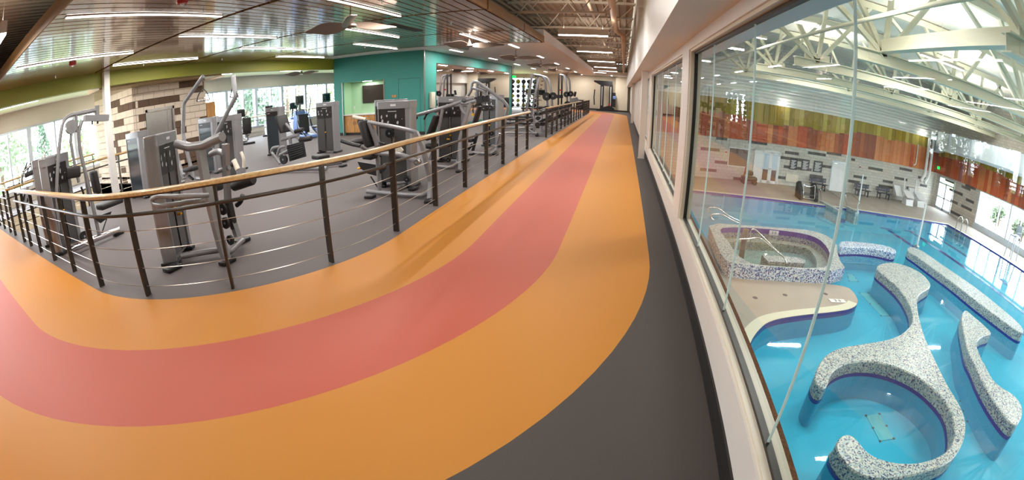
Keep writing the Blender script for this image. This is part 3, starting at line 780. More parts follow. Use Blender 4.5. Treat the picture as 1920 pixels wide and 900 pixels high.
# fire alarms and sprinklers on the slats
for (px, py, s, lab) in ((342, 4, 1.0, 'red fire alarm beacon in the middle of the slatted ceiling'), (136, 121, 1.0, 'red fire alarm beacon near the green beam')):
    p = PZ(px, py, WZ - 0.03); t = thing('fire_alarm', lab, 'alarm', (p.x, p.y, WZ - 0.08), 'red fire alarm beacons')
    part('base', MB().lathe((p.x, p.y, WZ - 0.05), [(0.07, 0.0), (0.085, 0.02), (0.085, 0.05)], 16), M_red_pl, t)
    part('lens', MB().lathe((p.x, p.y, WZ - 0.075), [(0.015, 0.0), (0.03, 0.01), (0.03, 0.025)], 12), M_print, t)
for k, (px, py) in enumerate(((195, 82), (410, 74), (104, 146), (716, 5), (846, 45), (684, 90), (572, 79), (416, 113), (269, 123))):
    p = PZ(px, py, WZ - 0.03)
    part('sprinkler_head', MB().lathe((p.x, p.y, WZ - 0.05), [(0.02, 0), (0.022, 0.006), (0.008, 0.012), (0.01, 0.04), (0.035, 0.045), (0.035, 0.05)], 10), M_chrome, slc)

# ================================================================ natatorium below and beside the track
DK, WZL, PB = -3.4, -3.445, -4.1                         # deck, water level, pool bottom
M_deckf = mat('pool_deck', srgb(162, 154, 144), 0.7, noise=(0.8, 0.08), bump=(40, 0.15))
M_poolb = mat('pool_plaster', srgb(44, 176, 210), 0.6, noise=(0.35, 0.05))
M_water = glass_mat('water', (0.74, 0.95, 0.975), 1.33, 0.0, bump=(1.4, 0.05))
M_spaw = glass_mat('spa_water', (0.90, 0.93, 0.90), 1.33, 0.0, bump=(5, 0.08))
M_navy = mat('navy_tile', srgb(44, 60, 150), 0.25, noise=(25, 0.2))
M_purple = mat('violet_tile', srgb(92, 84, 150), 0.25, noise=(25, 0.2))
M_mos = mosaic_mat('mosaic_grey', [(srgb(200, 200, 190), 0.3), (srgb(140, 156, 158), 0.32), (srgb(54, 66, 106), 0.16), (srgb(166, 188, 192), 0.22)], 36, None)
M_mosb = mosaic_mat('mosaic_blue', [(srgb(226, 234, 240), 0.42), (srgb(110, 150, 196), 0.22), (srgb(40, 62, 130), 0.2), (srgb(170, 196, 214), 0.16)], 30, None)
M_poolcmu = brick_mat('pool_block', srgb(206, 204, 196), srgb(192, 190, 182), srgb(168, 166, 160), 0.4, 0.2, 'X')
M_poolcmuy = brick_mat('pool_block_side', srgb(196, 190, 180), srgb(180, 174, 164), srgb(158, 152, 144), 0.4, 0.2, 'Y')
M_accent = mat('block_charcoal', srgb(92, 90, 88), 0.85, noise=(20, 0.12))
M_roof = mat('pool_roof_white', srgb(236, 229, 214), 0.6)
M_truss = mat('truss_cream', srgb(216, 212, 188), 0.45)
M_metalrib = mat('ribbed_metal', srgb(236, 238, 232), 0.3, metal=0.1)
M_grate = mat('grate', srgb(206, 206, 186), 0.5); M_drain = mat('drain_cover', srgb(120, 196, 204), 0.5)
M_wdoor = mat('door_white', srgb(232, 234, 236), 0.4)
M_bench = mat('bench_slate', srgb(70, 74, 86), 0.6)
BO = [mat('board_olive_%s' % n, srgb(*c), 0.5, noise=(4, 0.06)) for n, c in (('a', (172, 146, 40)), ('b', (146, 124, 34)), ('c', (196, 174, 78)), ('d', (160, 132, 30)))]
BR = [mat('board_russet_%s' % n, srgb(*c), 0.5, noise=(4, 0.06)) for n, c in (('a', (176, 92, 48)), ('b', (198, 118, 66)), ('c', (152, 76, 46)), ('d', (210, 134, 84)), ('e', (186, 84, 44)))]

def poly(z, pts): return [(p.x, p.y) for p in (PZ(a, b, z) for a, b in pts)]
def smooth_poly(P, it=2):
    for _ in range(it):
        Q = []
        for i in range(len(P)):
            a, b = P[i], P[(i + 1) % len(P)]
            Q += [(a[0] * .75 + b[0] * .25, a[1] * .75 + b[1] * .25), (a[0] * .25 + b[0] * .75, a[1] * .25 + b[1] * .75)]
        P = Q
    return P
def offset_poly(P, d):
    A = sum(P[i][0] * P[(i + 1) % len(P)][1] - P[(i + 1) % len(P)][0] * P[i][1] for i in range(len(P)))
    s = 1 if A > 0 else -1; n = len(P); Q = []
    for i in range(n):
        a, b = Vector(P[i - 1]), Vector(P[(i + 1) % n]); t = (b - a)
        t = t.normalized() if t.length > 1e-9 else Vector((1, 0)); Q.append((P[i][0] + s * d * t.y, P[i][1] - s * d * t.x))
    return Q
def skirt(P, z0, z1, closed=True):
    mb = MB(); n = len(P)
    mb.add([(x, y, z0) for x, y in P] + [(x, y, z1) for x, y in P], [(i, (i + 1) % n, n + (i + 1) % n, n + i) for i in range(n if closed else n - 1)])
    return mb
PXR, PYF = 24.05, 25.0                                   # right and far pool edges
NEAR = [(3.35, 8.6), (3.75, 9.3), (4.25, 9.88), (5.3, 10.28), (6.5, 10.58), (7.35, 10.86), (7.85, 11.3), (8.07, 11.9), (8.05, 12.75), (3.72, 12.5), (3.55, 16.9), (3.2, 18.4), (2.9, 19.6), (2.5, 18.9), (2.2, 19.9), (1.7, 22.6), (0.9, 23.2)]
NEARP = [(0.9, 3.6), (1.7, 4.6), (2.6, 6.6)] + NEAR
nat_f = struct('floor_natatorium', MB().box((0.84, -8, PB - 0.3), (27.9, 33, PB)), M_poolb)
mb = MB().prism([(0.84, PYF), (PXR, PYF), (PXR, -8), (27.9, -8), (27.9, 33), (0.84, 33)], PB, DK)
d1 = struct('floor_pool_deck', mb, M_deckf)
part('edge_tile', skirt([(0.84, PYF - 0.004), (PXR - 0.004, PYF - 0.004), (PXR - 0.004, -8)], DK - 0.16, DK - 0.002, False), M_navy, d1)
part('edge_tile', skirt([(0.84, PYF - 0.003), (PXR - 0.003, PYF - 0.003), (PXR - 0.003, -8)], PB, DK - 0.16, False), M_poolb, d1)
part('coping', MB().box((0.86, PYF, DK), (PXR, PYF + 0.28, DK + 0.012)).box((PXR, -7.9, DK), (PXR + 0.28, PYF + 0.28, DK + 0.012)), M_grate, d1)
SN = smooth_poly(NEARP, 2)
d2 = struct('floor_spa_deck', MB().prism(SN, PB, DK), M_deckf)
part('edge_tile', skirt(offset_poly(SN, 0.006), DK - 0.17, DK - 0.004), M_navy, d2)
part('edge_tile', skirt(offset_poly(SN, 0.004), PB, DK - 0.17), M_poolb, d2)
# grating gutter that follows the curved edge
gi = offset_poly(SN, -0.32); n = len(SN); lo, hi = 6, 34
mb = MB()
for i in range(lo, hi):
    if SN[i][1] > 12.2 and SN[i][0] < 7.8: continue
    mb.add([(SN[i][0], SN[i][1], DK + 0.006), (SN[i + 1][0], SN[i + 1][1], DK + 0.006), (gi[i + 1][0], gi[i + 1][1], DK + 0.006), (gi[i][0], gi[i][1], DK + 0.006)], [(0, 1, 2, 3)])
part('gutter_grate', mb, M_grate, d2)
single('pool_water', MB().add([(0.86, -7.9, WZL), (PXR, -7.9, WZL), (PXR, PYF, WZL), (0.86, PYF, WZL)], [(0, 1, 2, 3)]), M_water, 'clear blue pool water with roof reflections', 'water')

def island(name, z, outline, lab, sm=2, m=M_mos):
    P = smooth_poly(poly(z, outline), sm)
    c = (sum(p[0] for p in P) / len(P), sum(p[1] for p in P) / len(P), PB)
    t = thing(name, lab, 'pool wall', c)
    ins = offset_poly(P, -0.022)
    mb = MB(); n = len(P)                                # rounded top edge: cap inset, short chamfer, side
    mb.add([(x, y, z - 0.03) for x, y in P] + [(x, y, z) for x, y in ins], [(i, (i + 1) % n, n + (i + 1) % n, n + i) for i in range(n)])
    A = sum(P[i][0] * P[(i + 1) % n][1] - P[(i + 1) % n][0] * P[i][1] for i in range(n))
    if A < 0: mb.f = [f[::-1] for f in mb.f]
    k = len(mb.v); mb.add([(x, y, z) for x, y in ins], [tuple(range(n)) if A > 0 else tuple(range(n - 1, -1, -1))])
    bm = skirt(P, WZL + 0.04, z - 0.03); mb.add(bm.v, bm.f if A > 0 else [f[::-1] for f in bm.f])
    part('mosaic_top', mb, m, t)
    part('navy_band', skirt(offset_poly(P, 0.008), WZL - 0.05, WZL + 0.04), M_navy, t)
    part('submerged_side', skirt(P, PB, WZL - 0.05), M_poolb, t)
    return t
IZ = -3.1
island('curved_pool_wall', IZ, [(1572, 822), (1582, 814), (1597, 815), (1610, 827), (1625, 847), (1650, 861), (1690, 869), (1727, 867), (1760, 856), (1780, 842), (1790, 820), (1790, 800), (1784, 770), (1767, 745), (1735, 715), (1700, 695), (1660, 681), (1625, 676), (1590, 679), (1565, 692), (1556, 705), (1552, 722), (1545, 728), (1536, 726), (1529, 716), (1527, 706), (1532, 690), (1541, 674), (1552, 662), (1575, 651), (1615, 645), (1665, 637), (1690, 627), (1706, 612), (1712, 600), (1710, 582), (1700, 560), (1685, 540), (1665, 522), (1647, 508), (1643, 502), (1648, 495), (1672, 491), (1700, 498), (1727, 511), (1742, 526), (1746, 536), (1738, 543), (1725, 550), (1719, 560), (1721, 582), (1727, 610), (1737, 640), (1752, 672), (1775, 720), (1796, 752), (1810, 782), (1812, 805), (1806, 830), (1793, 854), (1776, 869), (1740, 883), (1700, 894), (1660, 899), (1625, 895), (1596, 880), (1576, 858), (1566, 838)], 'S shaped mosaic pool wall that curls round a whirl basin')
island('leaf_pool_island', IZ, [(1810, 580), (1822, 590), (1840, 605), (1857, 621), (1859, 626), (1842, 630), (1831, 640), (1832, 652), (1841, 674), (1846, 682), (1860, 710), (1875, 725), (1897, 737), (1914, 755), (1919, 775), (1908, 798), (1897, 795), (1880, 775), (1860, 747), (1840, 712), (1827, 682), (1815, 662), (1807, 625), (1802, 600), (1804, 587)], 'leaf shaped mosaic island near the right edge')
island('long_pool_wall', IZ, [(1700, 469), (1704, 462), (1720, 465), (1740, 477), (1765, 495), (1802, 520), (1840, 547), (1877, 577), (1919, 613), (1919, 630), (1865, 590), (1827, 562), (1790, 532), (1752, 505), (1715, 478)], 'long curved mosaic wall dividing the lanes from the play pool')
island('spa_breakwater', IZ, [(1574, 452), (1594, 452), (1615, 454), (1652, 458), (1675, 465), (1682, 471), (1675, 475), (1650, 468), (1615, 463), (1585, 463), (1574, 464)], 'low curved mosaic arm reaching out from the spa', 2, M_mosb)

# spa with raised mosaic walls
SZ = -2.94
so = [(3.65, 16.8), (3.55, 15.0), (3.44, 12.9), (3.70, 12.45), (5.5, 12.55), (7.96, 12.7), (8.25, 14.1), (9.1, 15.9), (8.95, 16.9), (8.3, 17.3), (7.5, 17.2), (5.46, 16.95)]
si = poly(SZ, [(1349, 431), (1358, 426), (1407, 427), (1460, 431), (1508, 438), (1535, 447), (1551, 463), (1557, 478), (1553, 500), (1520, 503), (1487, 501), (1428, 497), (1407, 494), (1382, 478), (1369, 458), (1357, 442)])
SO, SI = smooth_poly(so, 1), smooth_poly(si, 1)
spa = thing('spa_pool', 'raised mosaic hot tub with violet tile band and chrome rails', 'hot tub', (6, 15, DK))
part('outer_wall', skirt(SO, DK, SZ), M_mosb, spa)
def ring(outer, inner, z):
    """flat ring between two outlines via bmesh triangle fill"""
    bm = bmesh.new()
    a = [bm.verts.new((x, y, z)) for x, y in outer]; b = [bm.verts.new((x, y, z)) for x, y in inner]
    ed = [bm.edges.new((p[i], p[(i + 1) % len(p)])) for p in (a, b) for i in range(len(p))]
    bmesh.ops.triangle_fill(bm, use_beauty=True, use_dissolve=False, edges=ed)
    for f in bm.faces:
        if f.normal.z < 0: f.normal_flip()
    bm.verts.index_update(); mb = MB(); mb.add([v.co.copy() for v in bm.verts], [tuple(v.index for v in f.verts) for f in bm.faces]); bm.free()
    return mb
part('rim', ring(SO, SI, SZ), M_mos, spa)
part('violet_band', skirt(SI, SZ - 0.2, SZ - 0.001), M_purple, spa)
part('inner_wall', skirt(SI, DK - 0.35, SZ - 0.2), M_mos, spa)
part('basin_floor', MB().add([(x, y, DK - 0.35 + 0.06) for x, y in SI], [tuple(range(len(SI)))]), M_mos, spa)
bench_in = offset_poly(SI, -0.42)
part('seat_ledge', ring(SI, bench_in, DK + 0.03), M_mos, spa)
part('seat_riser', skirt(bench_in, DK - 0.35, DK + 0.03), M_mos, spa)
part('step_block', MB().prism([(5.15, 13.3), (6.6, 13.45), (6.75, 13.75), (6.5, 14.0), (5.1, 13.9)], DK - 0.3, SZ - 0.12), M_mos, spa)
part('water_sheet', MB().add([(x, y, SZ - 0.2) for x, y in SI], [tuple(range(len(SI)))]), M_spaw, spa)
part('floor_grate', MB().box((6.5, 14.7, DK - 0.288), (7.2, 15.5, DK - 0.28)), M_grate, spa)

def text_mesh(txt, size, M, m, parent=None, name='lettering', ext=0.002):
    c = bpy.data.curves.new(name, 'FONT'); c.body = txt; c.size = size; c.align_x = 'CENTER'; c.align_y = 'CENTER'; c.extrude = ext; c.resolution_u = 2
    o = bpy.data.objects.new(name, c); COL.objects.link(o)
    me = bpy.data.meshes.new_from_object(o); bpy.data.objects.remove(o); bpy.data.curves.remove(c)
    mb = MB(); mb.add([M @ v.co for v in me.vertices], [tuple(p.vertices) for p in me.polygons]); bpy.data.meshes.remove(me)
    return part(name, mb, m, parent, kind='stuff')
def depth_marker(loc, rotz, up, txt, w, h, lab):
    M = Matrix.Translation(loc) @ Matrix.Rotation(rotz, 4, 'Z') @ (Matrix.Rotation(PI / 2, 4, 'X') if up else Matrix())
    t = thing('depth_marker', lab, 'marker', loc)
    part('plaque', MB().cbox((0, 0, 0), (w, h, 0.01), M), M_print, t)
    text_mesh(txt, h * 0.85, M @ Matrix.Translation((0, 0, 0.007)), M_plast, t)
depth_marker((6.45, 16.62, SZ - 0.1), 0.02, True, '3 0', 0.42, 0.19, 'white depth plaque reading 3 0 inside the spa')
depth_marker((7.05, 11.35, DK + 0.012), 0.06, False, '3 6', 0.6, 0.24, 'white depth plaque set in the spa deck edge')
pm = PZ(1567, 858, WZL + 0.06); depth_marker((pm.x - 0.05, pm.y - 0.05, pm.z), -1.1, True, '3 6', 0.3, 0.12, 'small depth plaque on the tip of the S shaped wall')
# drain grates and lane lines on the pool bottom
def drain(pts, lab, nb=9, z=PB + 0.014):
    P = [PZ(a, b, z) for a, b in pts]; c = sum(P, Vector()) / 4
    t = thing('drain_grate', lab, 'drain', (c.x, c.y, PB), 'drain grates in the pool bottom')
    part('frame', MB().prism([(p.x, p.y) for p in P], PB, z - 0.004), M_poolb, t)
    for k in range(nb):
        f0, f1 = (k + 0.12) / nb, (k + 0.88) / nb
        q = [P[0].lerp(P[1], f0), P[0].lerp(P[1], f1), P[3].lerp(P[2], f1), P[3].lerp(P[2], f0)]
        part('bar', MB().prism([(p.x, p.y) for p in q], z - 0.004, z), M_drain, t)
    for p in P + [P[0].lerp(P[3], 0.5), P[1].lerp(P[2], 0.5)]: part('bolt_pad', MB().lathe((p.x, p.y, z), [(0.035, 0), (0.035, 0.006)], 8), M_accent, t)
drain([(1624, 779), (1649, 776), (1676, 822), (1650, 827)], 'ribbed drain grate in the bottom of the whirl basin')
drain([(1612, 549), (1628, 549), (1668, 592), (1652, 592)], 'pale drain grate between spa deck and S shaped wall')
drain([(1588, 512), (1600, 516), (1609, 528), (1592, 527)], 'small pale drain grate beside the spa corner')
drain([(1800, 752), (1811, 752), (1828, 788), (1814, 790)], 'pale drain grate between the two mosaic islands')
for k, (x, y0, y1) in enumerate(((17.45, -6, 24.0), (19.75, -6, 24.2), (22.0, -6, 24.2))):
    mb = MB().box((x - 0.18, y0, PB), (x + 0.18, y1, PB + 0.012)).box((x - 0.5, y1, PB), (x + 0.5, y1 + 0.25, PB + 0.012))
    single('lane_line', mb, M_navy, 'navy lane line on the pool bottom, %s from the dividing wall' % ORD[k], 'lane line', 'marks on the pool bottom')

# ---------------------------------------------------------------- far wall (slightly skewed), boards, blocks, doors
FO = Vector((0.84, 29.47, 0)); FA = math.atan(0.085); FM = Matrix.Translation(FO) @ Matrix.Rotation(FA, 4, 'Z')
FMI = FM.inverted(); FL = 26.95
def FW(px, py, off=0.0):
    d = FMI.to_3x3() @ ray(px, py); e = FMI @ EYE; tt = (-off - e.y) / d.y; return e + d * tt   # (u, -off, z)
def fbox(mb, u0, u1, z0, z1, o0, o1): return mb.box((u0, -o1, z0), (u1, -o0, z1), FM)
class OFM(MB): pass
def fstruct(name, boxes, m):
    mb = MB()
    for b in boxes: mb.box((b[0], b[4], b[2]), (b[1], b[5], b[3]))
    o = link_mesh(name, mb, m, Vector()); o.matrix_world = FM; ORG[o] = Vector(); return tag(o, kind='structure')
def fpart(name, parent, m, *boxes, label=None):
    """boxes (u0,u1,z0,z1,out0,out1) in the wall frame"""
    mb = MB()
    for b in boxes: mb.box((b[0], -b[5], b[2]), (b[1], -b[4], b[3]))
    o = link_mesh(name, mb, m, Vector()); o.parent = parent; ORG[o] = Vector(); return tag(o, label)
def fthing(name, lab, cat, u, z, grp=None):
    o = bpy.data.objects.new(name, None); COL.objects.link(o); o.matrix_world = FM @ Matrix.Translation((u, 0, z)); o.empty_display_size = 0.1
    ORG[o] = Vector((u, 0, z)); return tag(o, lab, cat, grp)
def fp(name, t, m, *boxes, label=None):
    mb = MB()
    for b in boxes: mb.box((b[0], -b[5], b[2]), (b[1], -b[4], b[3]))
    o = link_mesh(name, mb, m, ORG[t]); o.parent = t; ORG[o] = ORG[t]; return tag(o, label)
wpf = fstruct('wall_pool_far', [(0, FL, PB, 6.4, 0.0, 0.3)], M_poolcmu)
WBOT, WTOP = -0.62, 2.02
nb = 66; bw = FL / nb
for k in range(nb):
    u = bw * k; xm = u + 0.84
    zb = 1.0 - 0.28 * math.sin((xm - 6) * 0.28) + 0.12 * math.sin(xm * 1.1) if xm < 22.5 else 1.25
    zb = round(zb / 0.11) * 0.11
    fpart('board', wpf, random.choice(BR), (u + 0.006, u + bw - 0.006, WBOT, zb - 0.004, 0.0, 0.045 + 0.01 * (k % 2)))
    fpart('board', wpf, random.choice(BO), (u + 0.006, u + bw - 0.006, zb + 0.004, WTOP, 0.0, 0.045 + 0.01 * ((k + 1) % 2)))
mb = MB(); prof = []                                     # ribbed metal band above the boards
z = WTOP
while z < 4.7: prof += [(0.12, z), (0.12, z + 0.11), (0.02, z + 0.15), (0.02, z + 0.19)]; z += 0.23
n = len(prof)
mb.add([(0, -p[0], p[1]) for p in prof] + [(FL, -p[0], p[1]) for p in prof], [(k, n + k, n + k + 1, k + 1) for k in range(n - 1)])
o = link_mesh('ribbed_cladding', mb, M_metalrib, Vector()); o.parent = wpf; ORG[o] = Vector()
accs = [(1440 + a / 4, 1440 + b / 4, 225 + v / 4) for a, b, v in ((127, 232, 243), (297, 437, 265), (440, 552, 246), (630, 727, 270), (88, 258, 282), (115, 338, 370), (398, 480, 355), (310, 415, 425), (622, 655, 303), (750, 870, 368), (910, 988, 316), (985, 1083, 368), (640, 740, 425), (600, 700, 458), (860, 942, 458), (948, 1050, 435), (828, 962, 493), (1125, 1195, 427), (1138, 1192, 497), (1035, 1105, 520), (70, 135, 433))]
accs += [(1300 + a / 3.75, 1300 + b / 3.75, 180 + v / 3.75) for a, b, v in ((385, 520, 330), (50, 185, 378), (150, 250, 460), (45, 170, 530), (280, 375, 582), (160, 240, 308))]
for a, b, v in accs:
    p, q = FW(a, v), FW(b, v); zc = math.floor(((p.z + q.z) / 2 - DK) / 0.2) * 0.2 + DK
    u = p.x
    while u < q.x - 0.15:
        fpart('block', wpf, M_accent, (u + 0.005, min(u + 0.395, q.x), zc + 0.005, zc + 0.195, 0.0, 0.012)); u += 0.4
# doors and windows in the far wall
a, b = FW(1556, 340), FW(1584, 340)
dd = fstruct('door_2', [(a.x - 0.06, b.x + 0.06, DK, DK + 2.2, -0.03, 0.0)], M_framew)
fpart('door_leaf', dd, M_wdoor, (a.x, b.x, DK + 0.01, DK + 2.14, 0.03, 0.06))
fpart('handle', dd, M_steel, (b.x - 0.14, b.x - 0.08, DK + 0.98, DK + 1.06, 0.06, 0.11))
fpart('closer', dd, M_steel, (a.x + 0.1, a.x + 0.4, DK + 2.0, DK + 2.08, 0.06, 0.12))
a, b = FW(1411, 320), FW(1460, 320); w = (b.x - a.x)
dd = fstruct('door_3', [(a.x, a.x + 0.3 * w, DK, DK + 2.28, -0.05, 0.0), (b.x - 0.06, b.x, DK, DK + 2.28, -0.05, 0.0), (a.x, b.x, DK + 2.2, DK + 2.28, -0.05, 0.0)], M_wdoor)
mid = a.x + 0.64 * w
for u0, u1 in ((a.x + 0.3 * w, mid), (mid, b.x - 0.06)):
    lf = fpart('door_leaf', dd, M_wdoor, (u0, u0 + 0.14, DK, DK + 2.2, 0.01, 0.05), (u1 - 0.14, u1, DK, DK + 2.2, 0.01, 0.05), (u0, u1, DK, DK + 0.2, 0.01, 0.05), (u0, u1, DK + 2.06, DK + 2.2, 0.01, 0.05), (u0, u1, DK + 0.95, DK + 1.05, 0.01, 0.05))
    fpart('upper_pane', lf, mat('pane_pale', srgb(196, 212, 226), 0.15), (u0 + 0.14, u1 - 0.14, DK + 1.05, DK + 2.06, 0.02, 0.03))  # door panes are opaque, reflections and rooms behind painted in as colour
    fpart('lower_pane', lf, mat('pane_brown', srgb(116, 92, 78), 0.2), (u0 + 0.14, u1 - 0.14, DK + 0.2, DK + 0.95, 0.02, 0.03))
a, b, c = FW(1368, 277), FW(1404, 280), FW(1404, 313)
dd = fstruct('window_6', [(a.x - 0.06, b.x + 0.06, c.z - 0.06, a.z + 0.06, -0.06, 0.0)], M_wdoor)
fpart('pane', dd, mat('pane_brown', srgb(116, 92, 78), 0.2), (a.x, b.x, c.z, a.z, 0.05, 0.07))  # opaque pane, reflection and room behind put into the brown
for k, (u0, v0, u1, v1) in enumerate(((168, 285, 212, 375), (255, 292, 303, 382), (345, 303, 400, 395))):
    p, q = FW(1440 + u0 / 4, 225 + v0 / 4), FW(1440 + u1 / 4, 225 + v1 / 4)
    t = fthing('notice_board', 'black pool rules board with white lines of text, %s of three' % ('left', 'middle', 'right')[k], 'sign', (p.x + q.x) / 2, q.z, 'black rules boards on the block wall')
    fp('panel', t, M_plast, (p.x, q.x, q.z, p.z, 0.01, 0.035))
    w = q.x - p.x
    for r in range(11):
        zz = p.z - 0.12 - (p.z - q.z - 0.2) * r / 10.5
        fp('text_line', t, M_print, (p.x + 0.12 * w + 0.03 * (r % 3), q.x - 0.12 * w - 0.07 * ((r * 5) % 4), zz - 0.03, zz, 0.035, 0.038))
p, q = FW(1474, 325), FW(1495, 342)
t = fthing('service_panel', 'pale cream service hatch on the pool block wall', 'panel', (p.x + q.x) / 2, q.z); fp('cover', t, M_frame, (p.x, q.x, q.z, p.z, 0.0, 0.06))
for px, py, lab in ((1612, 313, 'small red fire alarm beside the white door'), (1361, 285, 'small red fire alarm near the interior window')):
    p = FW(px, py); t = fthing('wall_alarm', lab, 'alarm', p.x, p.z, 'small wall alarms'); fp('body', t, M_print, (p.x - 0.09, p.x + 0.09, p.z - 0.13, p.z + 0.13, 0, 0.05)); fp('strobe', t, M_red_pl, (p.x - 0.06, p.x + 0.06, p.z - 0.05, p.z + 0.05, 0.05, 0.08))
def fpipe(name, pts, r, m, lab, cat):
    P = [FM @ Vector((u, -o, z)) for u, z, o in pts]; return single(name, MB().tube(P, r, 12, 0.3), m, lab, cat)
c1, c2 = FW(1722, 320), FW(1738, 320)
fpipe('white_drain_pipe', [(FW(1736, 300).x - 0.3, 2.0, 0.45), (FW(1736, 300).x - 0.3, -1.0, 0.45), (FW(1736, 300).x - 0.75, -1.5, 0.45)], 0.13, M_wdoor, 'left of two fat white pipes in the pool corner', 'pipe')
fpipe('white_drain_pipe', [(FW(1736, 300).x + 0.2, 2.0, 0.5), (FW(1736, 300).x + 0.2, -1.0, 0.5), (FW(1736, 300).x - 0.25, -1.6, 0.5)], 0.13, M_wdoor, 'right of two fat white pipes in the pool corner', 'pipe')
fpipe('white_conduit', [(FW(1719, 280).x, 1.3, 0.12), (FW(1719, 280).x, -0.3, 0.12), (FW(1719, 280).x - 0.25, -0.42, 0.12)], 0.05, M_wdoor, 'thin white pipe hanging on the russet boards', 'pipe')

# ---------------------------------------------------------------- right wall of the pool hall
RX = 27.75
RYA, RYB = -7.5, 25.6                                    # glazing
mb = MB().box((RX, RYB, PB), (RX + 0.3, 28.9, 6.4)).box((RX, 31.1, PB), (RX + 0.3, 32.2, 6.4)).box((RX, 28.9, PB), (RX + 0.3, 31.1, DK)).box((RX, 28.9, -0.75), (RX + 0.3, 31.1, 6.4)).box((RX, -8, PB), (RX + 0.3, RYB, DK + 0.35)).box((RX, -8, -0.62), (RX + 0.3, RYB, 6.4))
wpr = struct('wall_pool_right', mb, M_poolcmuy)
yb = -8.0; k = 0
while yb < 31.6:
    zb = 0.75 + 0.3 * math.sin(yb * 0.3); zb = round(zb / 0.11) * 0.11
    part('board', MB().box((RX - 0.05 - 0.01 * (k % 2), yb + 0.006, -0.62), (RX, yb + 0.404, zb - 0.004)), random.choice(BR), wpr)
    part('board', MB().box((RX - 0.05 - 0.01 * (k % 2), yb + 0.006, zb + 0.004), (RX, yb + 0.404, 1.6)), random.choice(BO), wpr)
    yb += 0.41; k += 1
def RW(px, py, off=0.0): return PX(px, py, RX - off)
for a, b, v in ((1745, 1755, 0),): pass
for (px0, py0, px1) in ((1772, 338, 1790), (1780, 355, 1805), (1803, 347, 1820), (1810, 345, 1830), (1782, 375, 1796), (1782, 395, 1803), (1802, 387, 1822), (1811, 375, 1826)):
    p, q = RW(px0, py0), RW(px1, py0 + (px1 - px0) * 0.42); z0 = math.floor((p.z - DK) / 0.2) * 0.2 + DK
    y = q.y
    while y < p.y - 0.1:
        part('block', MB().box((RX - 0.012, y + 0.005, z0 + 0.005), (RX, min(y + 0.395, p.y), z0 + 0.195)), M_accent, wpr); y += 0.4
win = struct('window_7', MB().box((RX - 0.02, RYA, DK + 0.35), (RX + 0.12, RYB, DK + 0.43)).box((RX - 0.02, RYA, -0.70), (RX + 0.12, RYB, -0.62)).box((RX - 0.1, RYA, DK), (RX, RYB, DK + 0.35)), M_framew)
y = RYB; kk = 0; ed = []
while y > RYA: ed.append(y); y -= 1.27
for k, y in enumerate(ed):
    w = 0.13 if k % 3 == 0 else 0.06
    part('mullion', MB().box((RX - 0.04, y - w, DK + 0.43), (RX + 0.14, y, -0.70)), M_framew, win)
for a, b in zip(ed, ed[1:]):
    part('pane', MB().quad((RX + 0.05, b, DK + 0.43), (RX + 0.05, a - 0.06, DK + 0.43), (RX + 0.05, a - 0.06, -0.7), (RX + 0.05, b, -0.7)), M_glassw, win)
# glazed exit doors in the corner
ya, yb = 28.9, 31.1
dd = struct('door_4', MB().box((RX - 0.06, ya, DK), (RX - 0.01, ya + 0.1, -0.75)).box((RX - 0.06, yb - 0.1, DK), (RX - 0.01, yb, -0.75)).box((RX - 0.06, ya, -0.85), (RX - 0.01, yb, -0.75)).box((RX - 0.06, ya, -1.32), (RX - 0.01, yb, -1.2)).box((RX - 0.06, (ya + yb) / 2 - 0.08, DK), (RX - 0.01, (ya + yb) / 2 + 0.08, -1.3)).box((RX - 0.06, ya, DK), (RX - 0.01, yb, DK + 0.2)).box((RX - 0.06, ya, DK + 0.95), (RX - 0.01, yb, DK + 1.05)), M_framew)
for y0, y1 in ((ya + 0.1, (ya + yb) / 2 - 0.08), ((ya + yb) / 2 + 0.08, yb - 0.1)):
    for z0, z1 in ((DK + 0.2, DK + 0.95), (DK + 1.05, -1.32), (-1.2, -0.85)):
        part('pane', MB().quad((RX - 0.03, y0, z0), (RX - 0.03, y1, z0), (RX - 0.03, y1, z1), (RX - 0.03, y0, z1)), M_glassw, dd)
p = RW(1761, 315)
t = thing('exit_sign', 'green lit exit sign above the corner doors of the pool', 'exit sign', (RX - 0.1, p.y, p.z - 0.1)); part('face', MB().box((RX - 0.13, p.y - 0.16, p.z - 0.11), (RX - 0.07, p.y + 0.16, p.z + 0.11)), M_exit, t); part('bracket', MB().box((RX - 0.07, p.y - 0.04, p.z - 0.04), (RX, p.y + 0.04, p.z + 0.04)), M_framew, t)
# painted duct along the top of the right wall
t = thing('air_duct', 'broad grey blue painted duct above the pool windows', 'duct', (27, 12, 1.35))
part('duct_body', MB().extr([(RX - 1.5, -7.9, 1.5), (RX - 1.2, -7.9, 1.3), (RX - 0.07, -7.9, 1.3), (RX - 0.07, -7.9, 2.7), (RX - 1.5, -7.9, 2.7)], (0, 38.4, 0)), M_bulk, t)
part('far_duct', MB().extr([tuple(FM @ Vector((FL - 1.2, -0.14, 1.0))), tuple(FM @ Vector((FL - 1.2, -0.75, 1.15))), tuple(FM @ Vector((FL - 1.2, -0.75, 2.35))), tuple(FM @ Vector((FL - 1.2, -0.14, 2.35)))], tuple(FM.to_3x3() @ Vector((1.1, 0, 0)))), M_bulk, t)

